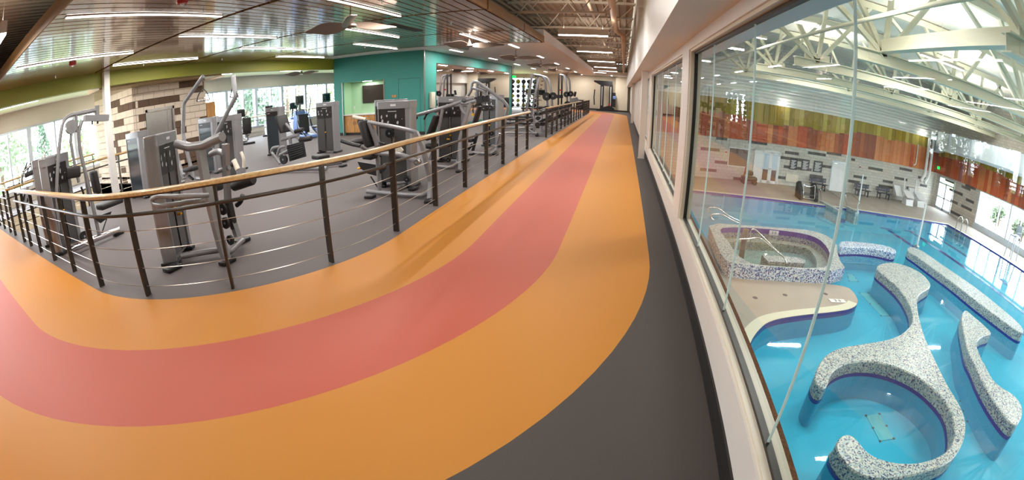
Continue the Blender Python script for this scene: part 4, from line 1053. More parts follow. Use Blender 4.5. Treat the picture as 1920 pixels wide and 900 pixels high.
# ---------------------------------------------------------------- roof structure
struct('ceiling_pool', MB().box((0.84, -8, 6.3), (28, 33, 6.5)), M_roof)
struct('wall_pool_back', MB().box((0.84, -8.3, PB), (28, -8, 6.4)), M_cream)
struct('wall_pool_left', MB().box((0.72, 30.0, PB), (0.84, 33, 6.4)).box((0.72, -8, PB), (0.84, 30, -0.36)), M_cream)
TYS = (0.3, 5.05, 10.44, 14.95, 19.7, 24.6); BZ = 3.3
for ti, ty in enumerate(TYS):
    t = thing('roof_truss', 'cream arched roof truss over the pool, %s from the near end' % ORD[ti], 'truss', (14, ty, BZ), 'cream roof trusses over the pool')
    # I section bottom chord
    part('bottom_chord', MB().box((5.9, ty - 0.13, BZ), (RX - 0.1, ty + 0.13, BZ + 0.035)).box((5.9, ty - 0.012, BZ + 0.035), (RX - 0.1, ty + 0.012, BZ + 0.30)).box((5.9, ty - 0.13, BZ + 0.30), (RX - 0.1, ty + 0.13, BZ + 0.335)), M_truss, t)
    part('top_chord', MB().box((1.65, ty - 0.1, 6.0), (RX - 0.1, ty + 0.1, 6.25)), M_truss, t)
    for nx in (6.8, 13.4, 20.1, 25.5):
        for dx in (-3.6, -1.5, 0.5, 2.4):
            if 1.7 < nx + dx < RX - 0.2:
                part('web_member', MB().tube([(nx, ty, BZ + 0.25), (nx + dx, ty, 6.1)], 0, flat=(0.13, 0.13)), M_truss, t)
        part('gusset', MB().prism([(nx - 0.5, ty - 0.02), (nx + 0.5, ty - 0.02), (nx + 0.5, ty + 0.02), (nx - 0.5, ty + 0.02)], BZ + 0.1, BZ + 0.55), M_truss, t)
        if ti < len(TYS) - 1:                            # out of plane struts
            part('cross_strut', MB().tube([(nx, ty + 0.1, BZ + 0.3), (nx - 0.4, (ty + TYS[ti + 1]) / 2, 6.1)], 0, flat=(0.1, 0.1)), M_truss, t)
for k, x in enumerate((6.75, 20.1)):
    single('tie_beam', MB().box((x - 0.12, 0.45, 3.64), (x + 0.12, 10.3, 3.95)).box((x - 0.14, 0.45, 3.62), (x + 0.14, 10.3, 3.64)), M_truss, 'cream tie beam between pool roof trusses, %s' % ('near the track' if k == 0 else 'over the lanes'), 'beam')
longpipe('sprinkler_pipe', [(5.6, -6, 4.10), (5.6, 29, 4.10)], 0.055, M_truss, 'cream sprinkler pipe hung through the pool roof trusses', 'pipe')
for k, (x, y) in enumerate(((4.5, 8.2), (4.5, 17.3), (11, 3.6), (11, 12.7), (11, 22.2), (17.5, 8.2), (17.5, 17.3), (23.5, 3.6), (23.5, 12.7), (23.5, 22.2))):
    t = thing('pool_pendant_light', 'white linear lamp hung under the pool roof, %s of ten' % ORD[k], 'pendant light', (x, y, 4.4), 'linear lamps under the pool roof')
    part('housing', MB().box((x - 1.1, y - 0.06, 4.41), (x + 1.1, y + 0.06, 4.5)), M_lamph, t)
    part('diffuser', MB().box((x - 1.1, y - 0.05, 4.385), (x + 1.1, y + 0.05, 4.41)), M_lamp, t)
    part('suspension_wire', MB().tube([(x, y, 4.5), (x, y, 6.3)], 0.008, 5), M_cable, t)
    area_light(t, (x, y, 4.36), (2.2, 0.2), 250, (1, 0.97, 0.93))
    area_light(t, (x, y, 4.55), (2.2, 0.2), 170, (1, 0.95, 0.88), rot=(PI, 0, 0))
for k, (px, py) in enumerate(((1473, 194), (1735, 250), (1830, 276))):
    if k < 2: p = FM @ FW(px, py, 0.45); q = FM @ (FMI @ p + Vector((0, 0.36, 0)))
    else: p = RW(px, py, 1.75); q = p + Vector((0.28, 0, 0))
    t = thing('flood_light', 'glaring round floodlight %s' % ('over the olive boards', 'by the corner duct', 'on the right hand duct')[k], 'floodlight', tuple(p), 'pool floodlights')
    part('lens', MB().ball(tuple(p), 0.09), mat('flood_glow', (1, 1, 1), 0.5, emit=((1, 0.95, 0.85), 60.0)), t)
    part('bracket', MB().tube([p, q], 0.03, 6), M_lamph, t)

# ---------------------------------------------------------------- things on the pool deck
def bench(u, o, lab):
    t = fthing('bench', lab, 'bench', u, DK, 'slate grey benches along the pool wall')
    for k in range(3): fp('seat_slat', t, M_bench, (u - 0.75, u + 0.75, DK + 0.43, DK + 0.46, o + 0.05 + 0.13 * k, o + 0.17 + 0.13 * k))
    for k in range(2): fp('back_slat', t, M_bench, (u - 0.75, u + 0.75, DK + 0.56 + 0.17 * k, DK + 0.70 + 0.17 * k, o - 0.02, o + 0.02))
    for du in (-0.5, 0.5):
        fp('leg', t, M_plast, (u + du - 0.04, u + du + 0.04, DK, DK + 0.43, o + 0.32, o + 0.40), (u + du - 0.04, u + du + 0.04, DK, DK + 0.86, o - 0.06, o - 0.02), (u + du - 0.04, u + du + 0.04, DK + 0.34, DK + 0.43, o + 0.02, o + 0.40))
bench(FW(1528, 345).x, 0.35, 'slate bench under the black rules boards'); bench(FW(1610, 355).x, 0.35, 'slate bench just right of the white door'); bench(FW(1650, 360).x, 0.35, 'slate bench next to the white diving blocks')
for k, (px, py) in enumerate(((1701, 384), (1722, 387))):
    p = PZ(px, py, DK); t = thing('starting_block', 'white moulded starting block with mast, %s one by the benches' % ('left', 'right')[k], 'starting block', tuple(p), 'white starting blocks')
    part('base', MB().extr([(p.x - 0.4, p.y - 0.35, DK), (p.x - 0.4, p.y + 0.35, DK), (p.x - 0.4, p.y + 0.3, DK + 0.55), (p.x - 0.4, p.y - 0.25, DK + 0.45)], (0.8, 0, 0)), M_wdoor, t)
    part('platform', MB().extr([(p.x - 0.42, p.y - 0.3, DK + 0.55), (p.x - 0.42, p.y + 0.55, DK + 0.95), (p.x - 0.42, p.y + 0.5, DK + 1.02), (p.x - 0.42, p.y - 0.35, DK + 0.62)], (0.84, 0, 0)), M_wdoor, t)
    part('seat_shell', MB().extr([(p.x - 1.1 + 0.4 * k, p.y + 0.3, DK + 0.5), (p.x - 1.1 + 0.4 * k, p.y + 0.9, DK + 0.5), (p.x - 1.15 + 0.4 * k, p.y + 1.0, DK + 1.2), (p.x - 1.15 + 0.4 * k, p.y + 0.9, DK + 1.2)], (0.7, 0, 0)), M_wdoor, t)
    part('mast', MB().tube([(p.x - 0.3, p.y + 0.4, DK + 0.6), (p.x - 0.42, p.y + 0.45, DK + 2.0)], 0.06, 8), M_wdoor, t)
# pool cart / access chair at the edge
p = PZ(1517, 378, DK)
t = thing('access_cart', 'black and chrome wheeled access cart at the far pool edge', 'cart', tuple(p))
for s in (-0.55, 0.55):
    part('side_panel', MB().extr([(p.x + s - 0.1, p.y, DK + 0.06), (p.x + s - 0.1, p.y + 1.0, DK + 0.06), (p.x + s - 0.1, p.y + 1.05, DK + 0.9), (p.x + s - 0.1, p.y + 0.7, DK + 1.05), (p.x + s - 0.1, p.y + 0.15, DK + 0.55)], (0.2, 0, 0)), M_plast, t)
    part('wheel', MB().tube([(p.x + s - 0.06, p.y + 0.2, DK + 0.2), (p.x + s + 0.06, p.y + 0.2, DK + 0.2)], 0.2, 16), M_plast, t)
part('frame_hoop', MB().tube([(p.x - 0.42, p.y + 0.1, DK + 0.15), (p.x + 0.42, p.y + 0.1, DK + 0.15), (p.x + 0.42, p.y + 0.35, DK + 1.0), (p.x + 0.25, p.y + 0.4, DK + 0.85), (p.x - 0.25, p.y + 0.4, DK + 0.85), (p.x - 0.42, p.y + 0.35, DK + 1.0)], 0.03, 8, 0.1, True), M_chrome, t)
part('mesh_seat', MB().box((p.x - 0.4, p.y + 0.3, DK + 0.3), (p.x + 0.4, p.y + 0.95, DK + 0.36)), M_shroud, t)
# a stray mobility scooter by the double doors
p = PZ(1404, 345, DK)
t = thing('scooter', 'dark maroon mobility scooter parked by the double doors', 'scooter', tuple(p))
part('body', MB().rbox((p.x, p.y + 0.1, DK + 0.35), (1.1, 0.55, 0.3), 0.1), M_plast, t)
part('seat', MB().rbox((p.x - 0.05, p.y + 0.1, DK + 0.72), (0.55, 0.5, 0.3), 0.1), M_pad, t)
part('tiller', MB().tube([(p.x - 0.4, p.y + 0.1, DK + 0.5), (p.x - 0.3, p.y + 0.1, DK + 1.15)], 0.05, 8), M_red_pl, t)
for dx, dy in ((-0.4, -0.15), (0.4, -0.15), (-0.4, 0.35), (0.4, 0.35)): part('wheel', MB().tube([(p.x + dx, p.y + dy - 0.05, DK + 0.14), (p.x + dx, p.y + dy + 0.05, DK + 0.14)], 0.14, 12), M_plast, t)
# stair entry at the far edge: two mosaic cheeks with chrome rails
for k, (pa, pb) in enumerate((((1541, 377), (1576, 396)), ((1588, 387), (1608, 397)))):
    a, b = PZ(*pa, DK + 0.1), PZ(*pb, DK + 0.1); d = (b - a); d.z = 0; s = Vector((-d.y, d.x, 0)).normalized() * 0.16
    t = thing('stair_cheek', 'mosaic cheek wall of the pool entry steps, %s one with chrome rail' % ('longer left', 'shorter right')[k], 'pool wall', (a.x, a.y, PB), 'pool entry step walls')
    part('mosaic_top', MB().prism([(a + s)[:2], (b + s)[:2], (b - s)[:2], (a - s)[:2]], PB, DK + 0.12), M_mos, t)
    top = Vector((a.x, a.y, DK + 0.95)); part('handrail', MB().tube([(a.x, a.y, DK + 0.1), top + Vector((-0.15, 0.25, -0.1)), top, Vector((b.x, b.y, DK + 0.75)), Vector((b.x, b.y, WZL - 0.2))], 0.028, 8, 0.2), M_chrome, t)
for k in range(4):
    a = PZ(1562, 384 + 3 * k, WZL); single('entry_step', MB().box((a.x + 0.3, a.y - 0.2, PB), (a.x + 0.95, a.y + 0.18, WZL - 0.08 - 0.13 * k)), M_navy if k % 2 else M_poolb, 'submerged pool entry step, %s from the deck' % ORD[k], 'step', 'pool entry steps')
# masts and ladder
for (b_, t_, lab) in (((1607, 397), (1615, 326), 'tall white mast at the far pool edge'), ((1719, 463), (1736, 381), 'tall white mast on the start of the long pool wall')):
    b = PZ(*b_, DK if b_[0] < 1700 else IZ); rng = math.hypot(b.x, b.y); d = ray(*t_); top = EYE + d * (rng / math.hypot(d.x, d.y))
    t = thing('flag_mast', lab, 'mast', tuple(b), 'white flag masts'); part('pole', MB().tube([tuple(b), (b.x, b.y, top.z)], 0.045, 10), M_wdoor, t); part('foot', MB().lathe((b.x, b.y, b.z), [(0.14, 0.0), (0.14, 0.05), (0.05, 0.1)], 12), M_steel, t)
t = thing('pool_ladder', 'chrome grab rail ladder on the right pool edge', 'ladder', (24.0, 23.5, DK))
for y in (23.25, 23.85): part('grab_rail', MB().tube([(24.5, y, DK), (24.5, y, DK + 0.75), (24.2, y, DK + 0.95), (23.9, y, DK + 0.75), (23.88, y, PB + 0.2)], 0.03, 8, 0.25), M_chrome, t)
for k in range(3): part('rung', MB().tube([(23.88, 23.25, WZL - 0.12 - 0.15 * k), (23.88, 23.85, WZL - 0.12 - 0.15 * k)], 0.025, 6), M_chrome, t)
# lifeguard stand parts at the right edge
p = PZ(1895, 487, DK)
t = thing('lifeguard_chair', 'grey metal lifeguard chair beside the right hand pool edge', 'chair', tuple(p))
for dx, dy in ((0, 0), (0.7, 0), (0, 0.7), (0.7, 0.7)): part('leg', MB().tube([(p.x + dx, p.y + dy, DK), (p.x + dx * 0.8 + 0.07, p.y + dy * 0.8 + 0.07, DK + 1.3)], 0.04, 8), M_framew, t)
part('seat', MB().rbox((p.x + 0.35, p.y + 0.35, DK + 1.33), (0.6, 0.6, 0.08), 0.03), M_framew, t)
part('backrest', MB().rbox((p.x + 0.65, p.y + 0.35, DK + 1.7), (0.06, 0.6, 0.6), 0.03), M_framew, t)
part('arm_rail', MB().tube([(p.x + 0.05, p.y + 0.05, DK + 1.3), (p.x + 0.05, p.y + 0.05, DK + 1.6), (p.x + 0.65, p.y + 0.05, DK + 1.6)], 0.025, 6, 0.08), M_framew, t)
# spa rails
def rail3(lab, P, r=0.025):
    return part('handrail', MB().tube(P, r, 10, 0.18), M_chrome, spa, lab)
Q = lambda y, *pts: [PY(px, py, y) for px, py in pts]
rail3('long chrome rail sloping down into the spa', Q(13.9, (1405, 470), (1408, 430), (1416, 430), (1476, 490), (1480, 502)))
rail3('lower chrome rail at the spa steps', Q(13.3, (1377, 480), (1379, 449), (1407, 448), (1424, 445), (1471, 483), (1476, 498)))
rail3('upper bent chrome rail behind the spa', Q(17.35, (1333, 398), (1328, 397), (1328, 389), (1345, 389), (1369, 407), (1388, 415), (1389, 423)))
rail3('lower bent chrome rail behind the spa', Q(17.0, (1338, 412), (1334, 410), (1333, 402), (1353, 401), (1375, 414), (1387, 419), (1388, 426)))
part('pillar', MB().tube([(PY(1392, 471, 14.6).x, 14.6, DK - 0.2), (PY(1392, 471, 14.6).x, 14.6, SZ + 0.5)], 0.11, 16), M_steel, spa, 'stubby steel pillar')
for k, (px, py) in enumerate(((1416, 558), (1472, 553), (1548, 551))):
    p = PZ(px, py, DK + 0.004); single('deck_drain', MB().lathe((p.x, p.y, DK), [(0.08, 0.0), (0.08, 0.006)], 14), M_accent, 'small round floor drain in the spa deck, %s from the window' % ORD[k], 'drain', 'round deck drains')

# ================================================================ outdoors
M_grass = mat('lawn', srgb(120, 140, 80), 0.9, noise=(0.6, 0.3)); M_road = mat('asphalt', srgb(130, 136, 150), 0.9); M_bark = mat('bark', srgb(90, 74, 60), 0.9)
LEAF = [mat('leaf_%s' % n, srgb(*c), 0.7) for n, c in (('a', (112, 128, 104)), ('b', (134, 144, 112)), ('c', (98, 116, 102)))]
struct('ground', MB().box((-120, -80, -4.6), (-18.4, 120, -4.5)).box((28.2, -80, -4.0), (100, 120, -3.5)).box((-18.4, 42.4, -4.6), (28.2, 120, -4.5)), M_grass)
struct('ground_road', MB().box((-52, -80, -4.5), (-40, 120, -4.46)), M_road)
struct('ground_terrace', MB().box((28.1, -40, -3.5), (44, 60, -3.44)), mat('pale_paving', srgb(214, 210, 204), 0.8, noise=(0.8, 0.08)))
def tree(x, y, h, w, lab, conifer=False, mi=0, g0=-4.5):
    rnd = random.Random(int(x * 13 + y * 7)); t = thing('tree', lab, 'tree', (x, y, g0), 'trees outside the windows')
    part('trunk', MB().tube([(x, y, g0), (x + 0.1, y, g0 + h * 0.5), (x, y + 0.1, g0 + h * 0.85)], [0.22, 0.16, 0.05], 8), M_bark, t)
    mb = MB(); N = 900
    for i in range(N):
        u = rnd.random()
        if conifer:
            zz = g0 + h * (0.1 + 0.9 * u); rad = w * (1 - u) * math.sqrt(rnd.random()); a = rnd.random() * 2 * PI
            c = Vector((x + rad * math.cos(a), y + rad * math.sin(a), zz))
        else:
            cl = rnd.randrange(9); rc = random.Random(cl * 17 + int(x * 5)); a = rc.random() * 2 * PI; rr = w * 0.62 * math.sqrt(rc.random()); cz = g0 + h * (0.35 + 0.5 * rc.random())
            d = Vector((rnd.gauss(0, 1), rnd.gauss(0, 1), rnd.gauss(0, 0.8))).normalized() * (w * 0.5 * rnd.random() ** 0.4)
            c = Vector((x + rr * math.cos(a), y + rr * math.sin(a), cz)) + d
        s = 0.10 + 0.12 * rnd.random(); e1 = Vector((rnd.gauss(0, 1), rnd.gauss(0, 1), rnd.gauss(0, 1))).normalized(); e2 = e1.orthogonal().normalized()
        mb.add([c - e1 * s, c + e2 * s * 0.6, c + e1 * s, c - e2 * s * 0.6], [(0, 1, 2, 3)])
    part('foliage', mb, LEAF[mi % 3], t)
TR = [(-25, 4.2, 8.5, 2.6, 0), (-24.5, 8.6, 7.0, 2.0, 0), (-34, 9.5, 8, 2.4, 1), (-26, 14.6, 8.5, 2.1, 0), (-29, 19.0, 9.5, 2.4, 0), (-24.0, 22.9, 8.5, 1.9, 0), (-29, 26.5, 10, 2.5, 0), (-25.5, 29.5, 9.0, 2.4, 0), (-30.5, 33.5, 10, 2.6, 0), (-24.5, 38.0, 9.0, 2.0, 0), (-60, 12.5, 12, 2.0, 1), (-62, 17, 13, 2.2, 1), (-58, 22, 11, 2.0, 1), (-30, 41, 10, 2.5, 0), (-9.5, 49, 9, 2.2, 0)]
for k, (x, y, h, w, cf) in enumerate(TR):
    tree(x, y, h, w, 'outdoor %s beyond the gym windows, %s from the left' % ('conifer' if cf else 'leafy tree', ORD[k]), bool(cf), k)
for k, (x, y) in enumerate(((33, 24), (34, 19), (33.5, 14), (34.5, 28.5))):
    tree(x, y, 1.7, 1.1, 'low shrub outside the pool windows, %s' % ORD[k], False, k, -3.45)
for k, (x, y, c) in enumerate(((-44, 13.5, (70, 80, 96)), (-44.5, 19.5, (190, 194, 200)), (-47, 9.0, (120, 130, 150)))):
    mcar = mat('car_paint_%d' % k, srgb(*c), 0.3, coat=0.5)
    t = thing('parked_car', '%s car on the road seen through the windows' % ('dark grey', 'silver', 'blue grey')[k], 'car', (x, y, -4.46), 'cars on the road')
    part('body', MB().extr([(x - 0.85, y - 2.1, -4.15), (x - 0.85, y + 2.1, -4.15), (x - 0.85, y + 2.15, -3.75), (x - 0.85, y + 1.2, -3.55), (x - 0.85, y + 0.7, -3.1), (x - 0.85, y - 1.2, -3.1), (x - 0.85, y - 1.9, -3.6), (x - 0.85, y - 2.15, -3.7)], (1.7, 0, 0)), mcar, t)
    for sx in (-0.86, 0.76):
        for sy in (-1.35, 1.35): part('wheel', MB().tube([(x + sx, y + sy, -4.14), (x + sx + 0.1, y + sy, -4.14)], 0.32, 14), M_plast, t)
    for sx in (-0.86, 0.852): part('side_window', MB().box((x + sx, y - 1.0, -3.5), (x + sx + 0.008, y + 0.6, -3.18)), M_screen, t)

# ================================================================ weight machines
M_picto = mat('pictogram_grey', srgb(186, 188, 194), 0.5)
M_shroudb = mat('smoked_shroud_back', srgb(58, 66, 72), 0.12, spec=0.7)
def rrect(x0, x1, y0, y1, r, k=5):
    P = []
    for cx, cy, a0 in ((x1 - r, y1 - r, 0), (x0 + r, y1 - r, PI / 2), (x0 + r, y0 + r, PI), (x1 - r, y0 + r, 3 * PI / 2)):
        for i in range(k + 1): a = a0 + PI / 2 * i / k; P.append((cx + r * math.cos(a), cy + r * math.sin(a)))
    return P
def tower(t, A, B, d=0.30, h=1.5, placard=True):
    """selectorised weight tower: front edge runs A -> B as seen from its front"""
    A, B = Vector((A[0], A[1], 0)), Vector((B[0], B[1], 0)); w = (B - A).length; ux = (B - A).normalized(); uy = Vector((-ux.y, ux.x, 0))
    M = Matrix(((ux.x, uy.x, 0, A.x), (ux.y, uy.y, 0, A.y), (0, 0, 1, 0), (0, 0, 0, 1)))
    c, e = 0.04, 0.105
    L = MB().prism([(0.02, 0.0), (c, 0.0), (c, d), (0.02, d), (0.006, d - 0.03), (0, d * 0.5), (0.006, 0.03)], 0.04, h - 0.13, M); part('side_column', L, M_silver, t)
    R_ = MB().prism([(w - e, 0.0), (w - 0.03, 0.0), (w - 0.008, 0.04), (w, d * 0.5), (w - 0.008, d - 0.04), (w - 0.03, d), (w - e, d)], 0.04, h - 0.13, M); part('side_column', R_, M_silver, t)
    cap = MB().prism(rrect(-0.004, w + 0.004, -0.006, d + 0.006, 0.05), h - 0.13, h - 0.012, M); cap.smooth = True
    cp = part('top_cap', cap, M_silver, t)
    part('cap_recess', MB().prism(rrect(0.03, w - 0.03, 0.02, d - 0.02, 0.06), h - 0.012, h - 0.006, M), M_shroudd, cp)
    part('cap_rim', MB().tube([M @ Vector((x, y, h - 0.012)) for x, y in rrect(0.004, w - 0.004, 0.004, d - 0.004, 0.05)], 0.012, 6, closed=True), M_silver, cp)
    part('cap_number', MB().box((w / 2 - 0.05, -0.009, h - 0.085), (w / 2 + 0.05, -0.006, h - 0.055), M), M_print, cp)
    if not placard:
        pn = part('front_shroud', MB().box((c, 0.012, 0.10), (w - e, 0.024, h - 0.13), M), M_shroudb, t)
        part('title_line', MB().box((c + 0.03, 0.009, h - 0.19), (c + 0.14, 0.012, h - 0.175), M), M_print, pn)
        part('header_band', MB().box((c, 0.010, h - 0.27), (w - e, 0.012, h - 0.13), M), M_shroudd, pn)
    if placard: part('front_shroud', MB().box((c, 0.018, 0.10), (w / 2 - 0.055, 0.03, h - 0.13), M).box((w / 2 - 0.005, 0.018, 0.10), (w - e, 0.03, h - 0.13), M), M_shroud, t)
    part('rear_shroud', MB().box((c, d - 0.03, 0.10), (w - e, d - 0.018, h - 0.13), M), M_shroudb, t)
    if placard: part('weight_stack', MB().box((c + 0.06, 0.06, 0.12), (w - e - 0.06, d - 0.07, 0.78), M), M_plast, t)
    for x in (w / 2 - 0.044, w / 2 - 0.016) if placard else (): part('guide_rod', MB().tube([M @ Vector((x, 0.045, 0.1)), M @ Vector((x, 0.045, h - 0.14))], 0.009, 6), M_chrome, t)
    if placard: part('selector_pin', MB().tube([M @ Vector((w / 2 - 0.03, 0.05, 0.62)), M @ Vector((w / 2 - 0.03, 0.0, 0.62))], 0.018, 8), M_yellow, t)
    if placard:
        pl = part('placard', MB().box((c - 0.005, 0.008, h - 0.46), (w - e + 0.005, 0.018, h - 0.14), M), M_shroudd, t)
        part('title_line', MB().box((w * 0.33, 0.006, h - 0.18), (w * 0.58, 0.008, h - 0.17), M), M_print, pl)
        part('slot', MB().box((w / 2 - 0.058, 0.005, h - 0.46), (w / 2 - 0.002, 0.008, h - 0.2), M), M_plast, pl)
        for qx, qz, sx, sz in ((0.14, 0.27, 0.016, 0.035), (0.16, 0.34, 0.022, 0.03), (0.30, 0.25, 0.018, 0.022), (0.33, 0.36, 0.02, 0.025), (0.56, 0.26, 0.016, 0.04), (0.61, 0.37, 0.022, 0.028), (0.74, 0.31, 0.008, 0.008)):
            zc = h - qz; xc = w * qx
            part('pictogram', MB().prism([(xc - sx, 0), (xc - sx * 0.2, sz * 0.9), (xc + sx * 0.6, sz), (xc + sx, sz * 0.1), (xc + sx * 0.3, -sz), (xc - sx * 0.5, -sz * 0.8)], 0.0, 0.002, M @ Matrix(((1, 0, 0, 0), (0, 0, -1, 0.006), (0, 1, 0, zc), (0, 0, 0, 1)))), M_picto, pl)
    for x in (0.05, w - 0.05): part('foot', MB().rbox((x, d / 2, 0.025), (0.13, d + 0.06, 0.05), 0.015, M), M_plast, t)
    part('base_beam', MB().box((0.05, d / 2 - 0.05, 0.05), (w - 0.05, d / 2 + 0.05, 0.1), M), M_silver, t)
    return M
def mach(lab, A): return thing('weight_machine', lab, 'weight machine', (A[0], A[1], 0), 'weight machines on the gym floor')
def tb(t, pts, r, m=None, name='frame_tube', f=0.08): return part(name, MB().tube(pts, r, 10, f), m or M_silver, t)
def disc(t, c, r, th=0.03, axis=(0, 1, 0), name='pulley', m=None):
    c, a = Vector(c), Vector(axis).normalized() * th / 2; o = part(name, MB().tube([c - a, c + a], r, 18), m or M_plast, t)
    part('hub', MB().tube([c - a * 1.25, c + a * 1.25], r * 0.22, 8), M_silver, o); return o
def pad(t, a, b, w, th, name='pad', side=(0, 1, 0), m=None):
    """upholstered pad from a to b, width w along side"""
    a, b = Vector(a), Vector(b); z = (b - a); L = z.length; z.normalize(); y = Vector(side).normalized(); x = y.cross(z).normalized(); y = z.cross(x)
    M = Matrix.Translation((a + b) / 2) @ Matrix((x, y, z)).transposed().to_4x4()
    return part(name, MB().rbox((0, 0, 0), (th, w, L), min(th, w) * 0.35, M, 3), m or M_pad, t)
def roller(t, a, b, r): return part('roller_pad', MB().tube([a, Vector(a).lerp(Vector(b), 0.06), Vector(a).lerp(Vector(b), 0.94), b], [r * 0.8, r, r, r * 0.8], 14), M_pad, t)
def footc(t, p, s=(0.12, 0.2)): return part('foot', MB().rbox((p.x, p.y, 0.025), (s[0], s[1], 0.05), 0.015), M_plast, t)

# ---- nearest machine: forked bar, long loop handle
A, B = (-4.59, 2.72), (-4.94, 3.25)
t = mach('nearest weight machine with forked top bar behind the railing bend', A); tower(t, A, B, 0.2)
V = lambda px, py, y=3.02: PY(px, py, y)
part('post', MB().tube([V(376, 280), V(384, 330), V(398, 393), V(413, 450), V(427, 494)], 0, flat=(0.1, 0.07)), M_silver, t)
tb(t, [V(331, 270), V(357, 276), V(383, 272), V(417, 256)], 0.052, name='forked_bar', f=0.03)
tb(t, [V(390, 366, 2.95), V(335, 369, 2.55), V(296, 367, 2.5), V(284, 374, 2.5), V(288, 383, 2.5), V(304, 386, 2.5), V(385, 375, 2.9)], 0.028, name='loop_handle', f=0.1)
tb(t, [PZ(340, 480, 0.08), PZ(413, 468, 0.08), PZ(430, 474, 0.08), PZ(455, 450, 0.08)], 0.035, M_silver, 'base_tube')
W2 = lambda px, py: PY(px, py, 3.5)
part('rear_post', MB().tube([W2(423, 270), W2(425, 330), W2(428, 385), W2(446, 445)], 0, flat=(0.07, 0.07)), M_silver, t)
roller(t, W2(438, 349), W2(475, 336), 0.065); roller(t, W2(402, 351), W2(414, 347), 0.06)
for q, r in (((418, 392), 0.07), ((423, 418), 0.07), ((432, 450), 0.06)): disc(t, PY(*q, 3.3), r)
tb(t, [W2(395, 290), W2(403, 285), W2(412, 284), W2(422, 290)], 0.04, name='linkage_arm', f=0.05)
tb(t, [W2(455, 366), W2(452, 378), W2(444, 385)], 0.03, M_plast, 'foot_lever'); tb(t, [W2(412, 320), W2(430, 314)], 0.03, M_silver, 'pivot')
pad(t, W2(428, 375), W2(440, 430), 0.1, 0.08, 'lever_block', m=M_plast)
for y in (363, 372): part('pin', MB().tube([V(333, y + 30), V(340, y + 28)], 0.016, 8), M_yellow, t)
footc(t, V(427, 494)); footc(t, PZ(455, 450, 0.03)); footc(t, PZ(323, 501, 0.03), (0.16, 0.22))

# ---- pulldown machine at the left, inside the railing corner
A, B = (-7.5, 2.1), (-7.75, 2.66)
t = mach('pulldown machine with tall hooped frame at the left', A); tower(t, A, B, 0.22)
XP = -7.55; V = lambda px, py, x=XP: PX(px, py, x)
tb(t, [PZ(113, 472, 0.05), V(106, 362), V(107, 330), V(113, 257), V(118, 227), V(130, 216), V(147, 213), V(182, 206)], 0.035, name='hoop_frame', f=0.1)
tb(t, [V(143, 214), V(144, 248)], 0.03, name='drop_bar'); disc(t, V(133, 238), 0.11, 0.1, (1, 0, 0), 'cam_housing', M_silver)
tb(t, [V(134, 248), V(132, 262), V(139, 303), V(148, 342)], 0.03, name='swing_arm'); tb(t, [V(154, 226), V(147, 246), V(149, 277), V(163, 335), V(174, 385), V(186, 440)], 0.035, name='main_post')
part('cross_head', MB().tube([V(158, 222), V(202, 221)], 0, flat=(0.12, 0.1)), M_silver, t)
tb(t, [V(182, 198), V(182, 217)], 0.045, name='counter_knob'); tb(t, [V(195, 222), V(204, 218)], 0.02, M_plast, 'grip')
for q in ((173, 234), (183, 232)): tb(t, [V(q[0], q[1] - 8), V(*q)], 0.018, M_plast, 'grip')
pad(t, V(137, 312), V(138, 334), 0.28, 0.1, 'head_pad'); pad(t, V(174, 320), V(183, 362), 0.25, 0.1, 'back_pad', (1, 0, 0))
pad(t, V(185, 390), V(226, 374), 0.3, 0.09, 'seat_pad', (1, 0, 0)); part('seat_bracket', MB().extr([V(172, 408), V(207, 396), V(204, 405), V(187, 418)], (0.06, 0, 0)), M_plast, t)
tb(t, [V(200, 410), V(191, 437)], 0.012, M_plast, 'strut'); tb(t, [PZ(130, 470, 0.1), PZ(224, 430, 0.1)], 0.045, M_chrome, 'base_tube'); tb(t, [PZ(128, 462, 0.1), PZ(184, 443, 0.1)], 0.03, M_chrome, 'base_tube')
for q in ((131, 318), (152, 350), (166, 352)): tb(t, [V(q[0], q[1]), V(q[0] + 5, q[1] + 14)], 0.02, M_plast, 'grip')
disc(t, V(158, 443), 0.09, 0.05, (1, 0, 0)); footc(t, PZ(222, 438, 0.02)); footc(t, PZ(112, 476, 0.02))
for y in (395, 401): part('pin', MB().tube([V(115, y), V(121, y - 1)], 0.018, 8), M_yellow, t)
# second tower close behind it
A, B = (-8.75, 2.75), (-8.4, 2.3)
t = mach('weight machine with smoked back panel left of the pulldown machine', A); tower(t, B, A, 0.3)
V = lambda px, py: PX(px, py, -10.5)
tb(t, [V(41, 345), V(42, 325), V(48, 318), V(57, 310)], 0.03, M_chrome, 'frame_tube'); tb(t, [V(45, 322), V(51, 304)], 0.02, M_plast, 'grip'); tb(t, [V(50, 326), V(57, 306)], 0.02, M_plast, 'grip')
pad(t, V(46, 330), V(62, 322), 0.2, 0.1, 'seat_pad', (1, 0, 0)); tb(t, [V(44, 400), V(52, 350)], 0.04, M_silver, 'main_post'); disc(t, V(50, 370), 0.1, 0.05, (1, 0, 0))

# ---- tower in front of the lift
A, B = (-10.2, 5.1), (-9.55, 5.16)
t = mach('weight machine turned away in front of the block wall', A); tower(t, A, B, 0.3, placard=False)
V = lambda px, py: PY(px, py, 5.5)
tb(t, [V(263, 303), V(276, 299)], 0.05, M_frame, 'press_arm'); tb(t, [V(262, 300), V(262, 318)], 0.02, M_plast, 'bracket')
tb(t, [V(330, 285), V(334, 305), V(346, 335)], 0.05, M_silver, 'main_post'); tb(t, [V(336, 330), V(350, 325)], 0.04, name='pivot'); tb(t, [V(354, 330), V(362, 336)], 0.03, M_plast, 'grip')
pad(t, V(350, 318), V(366, 315), 0.25, 0.1, 'seat_pad'); tb(t, [PZ(275, 366, 0.08), PZ(345, 340, 0.08)], 0.04, name='base_tube')

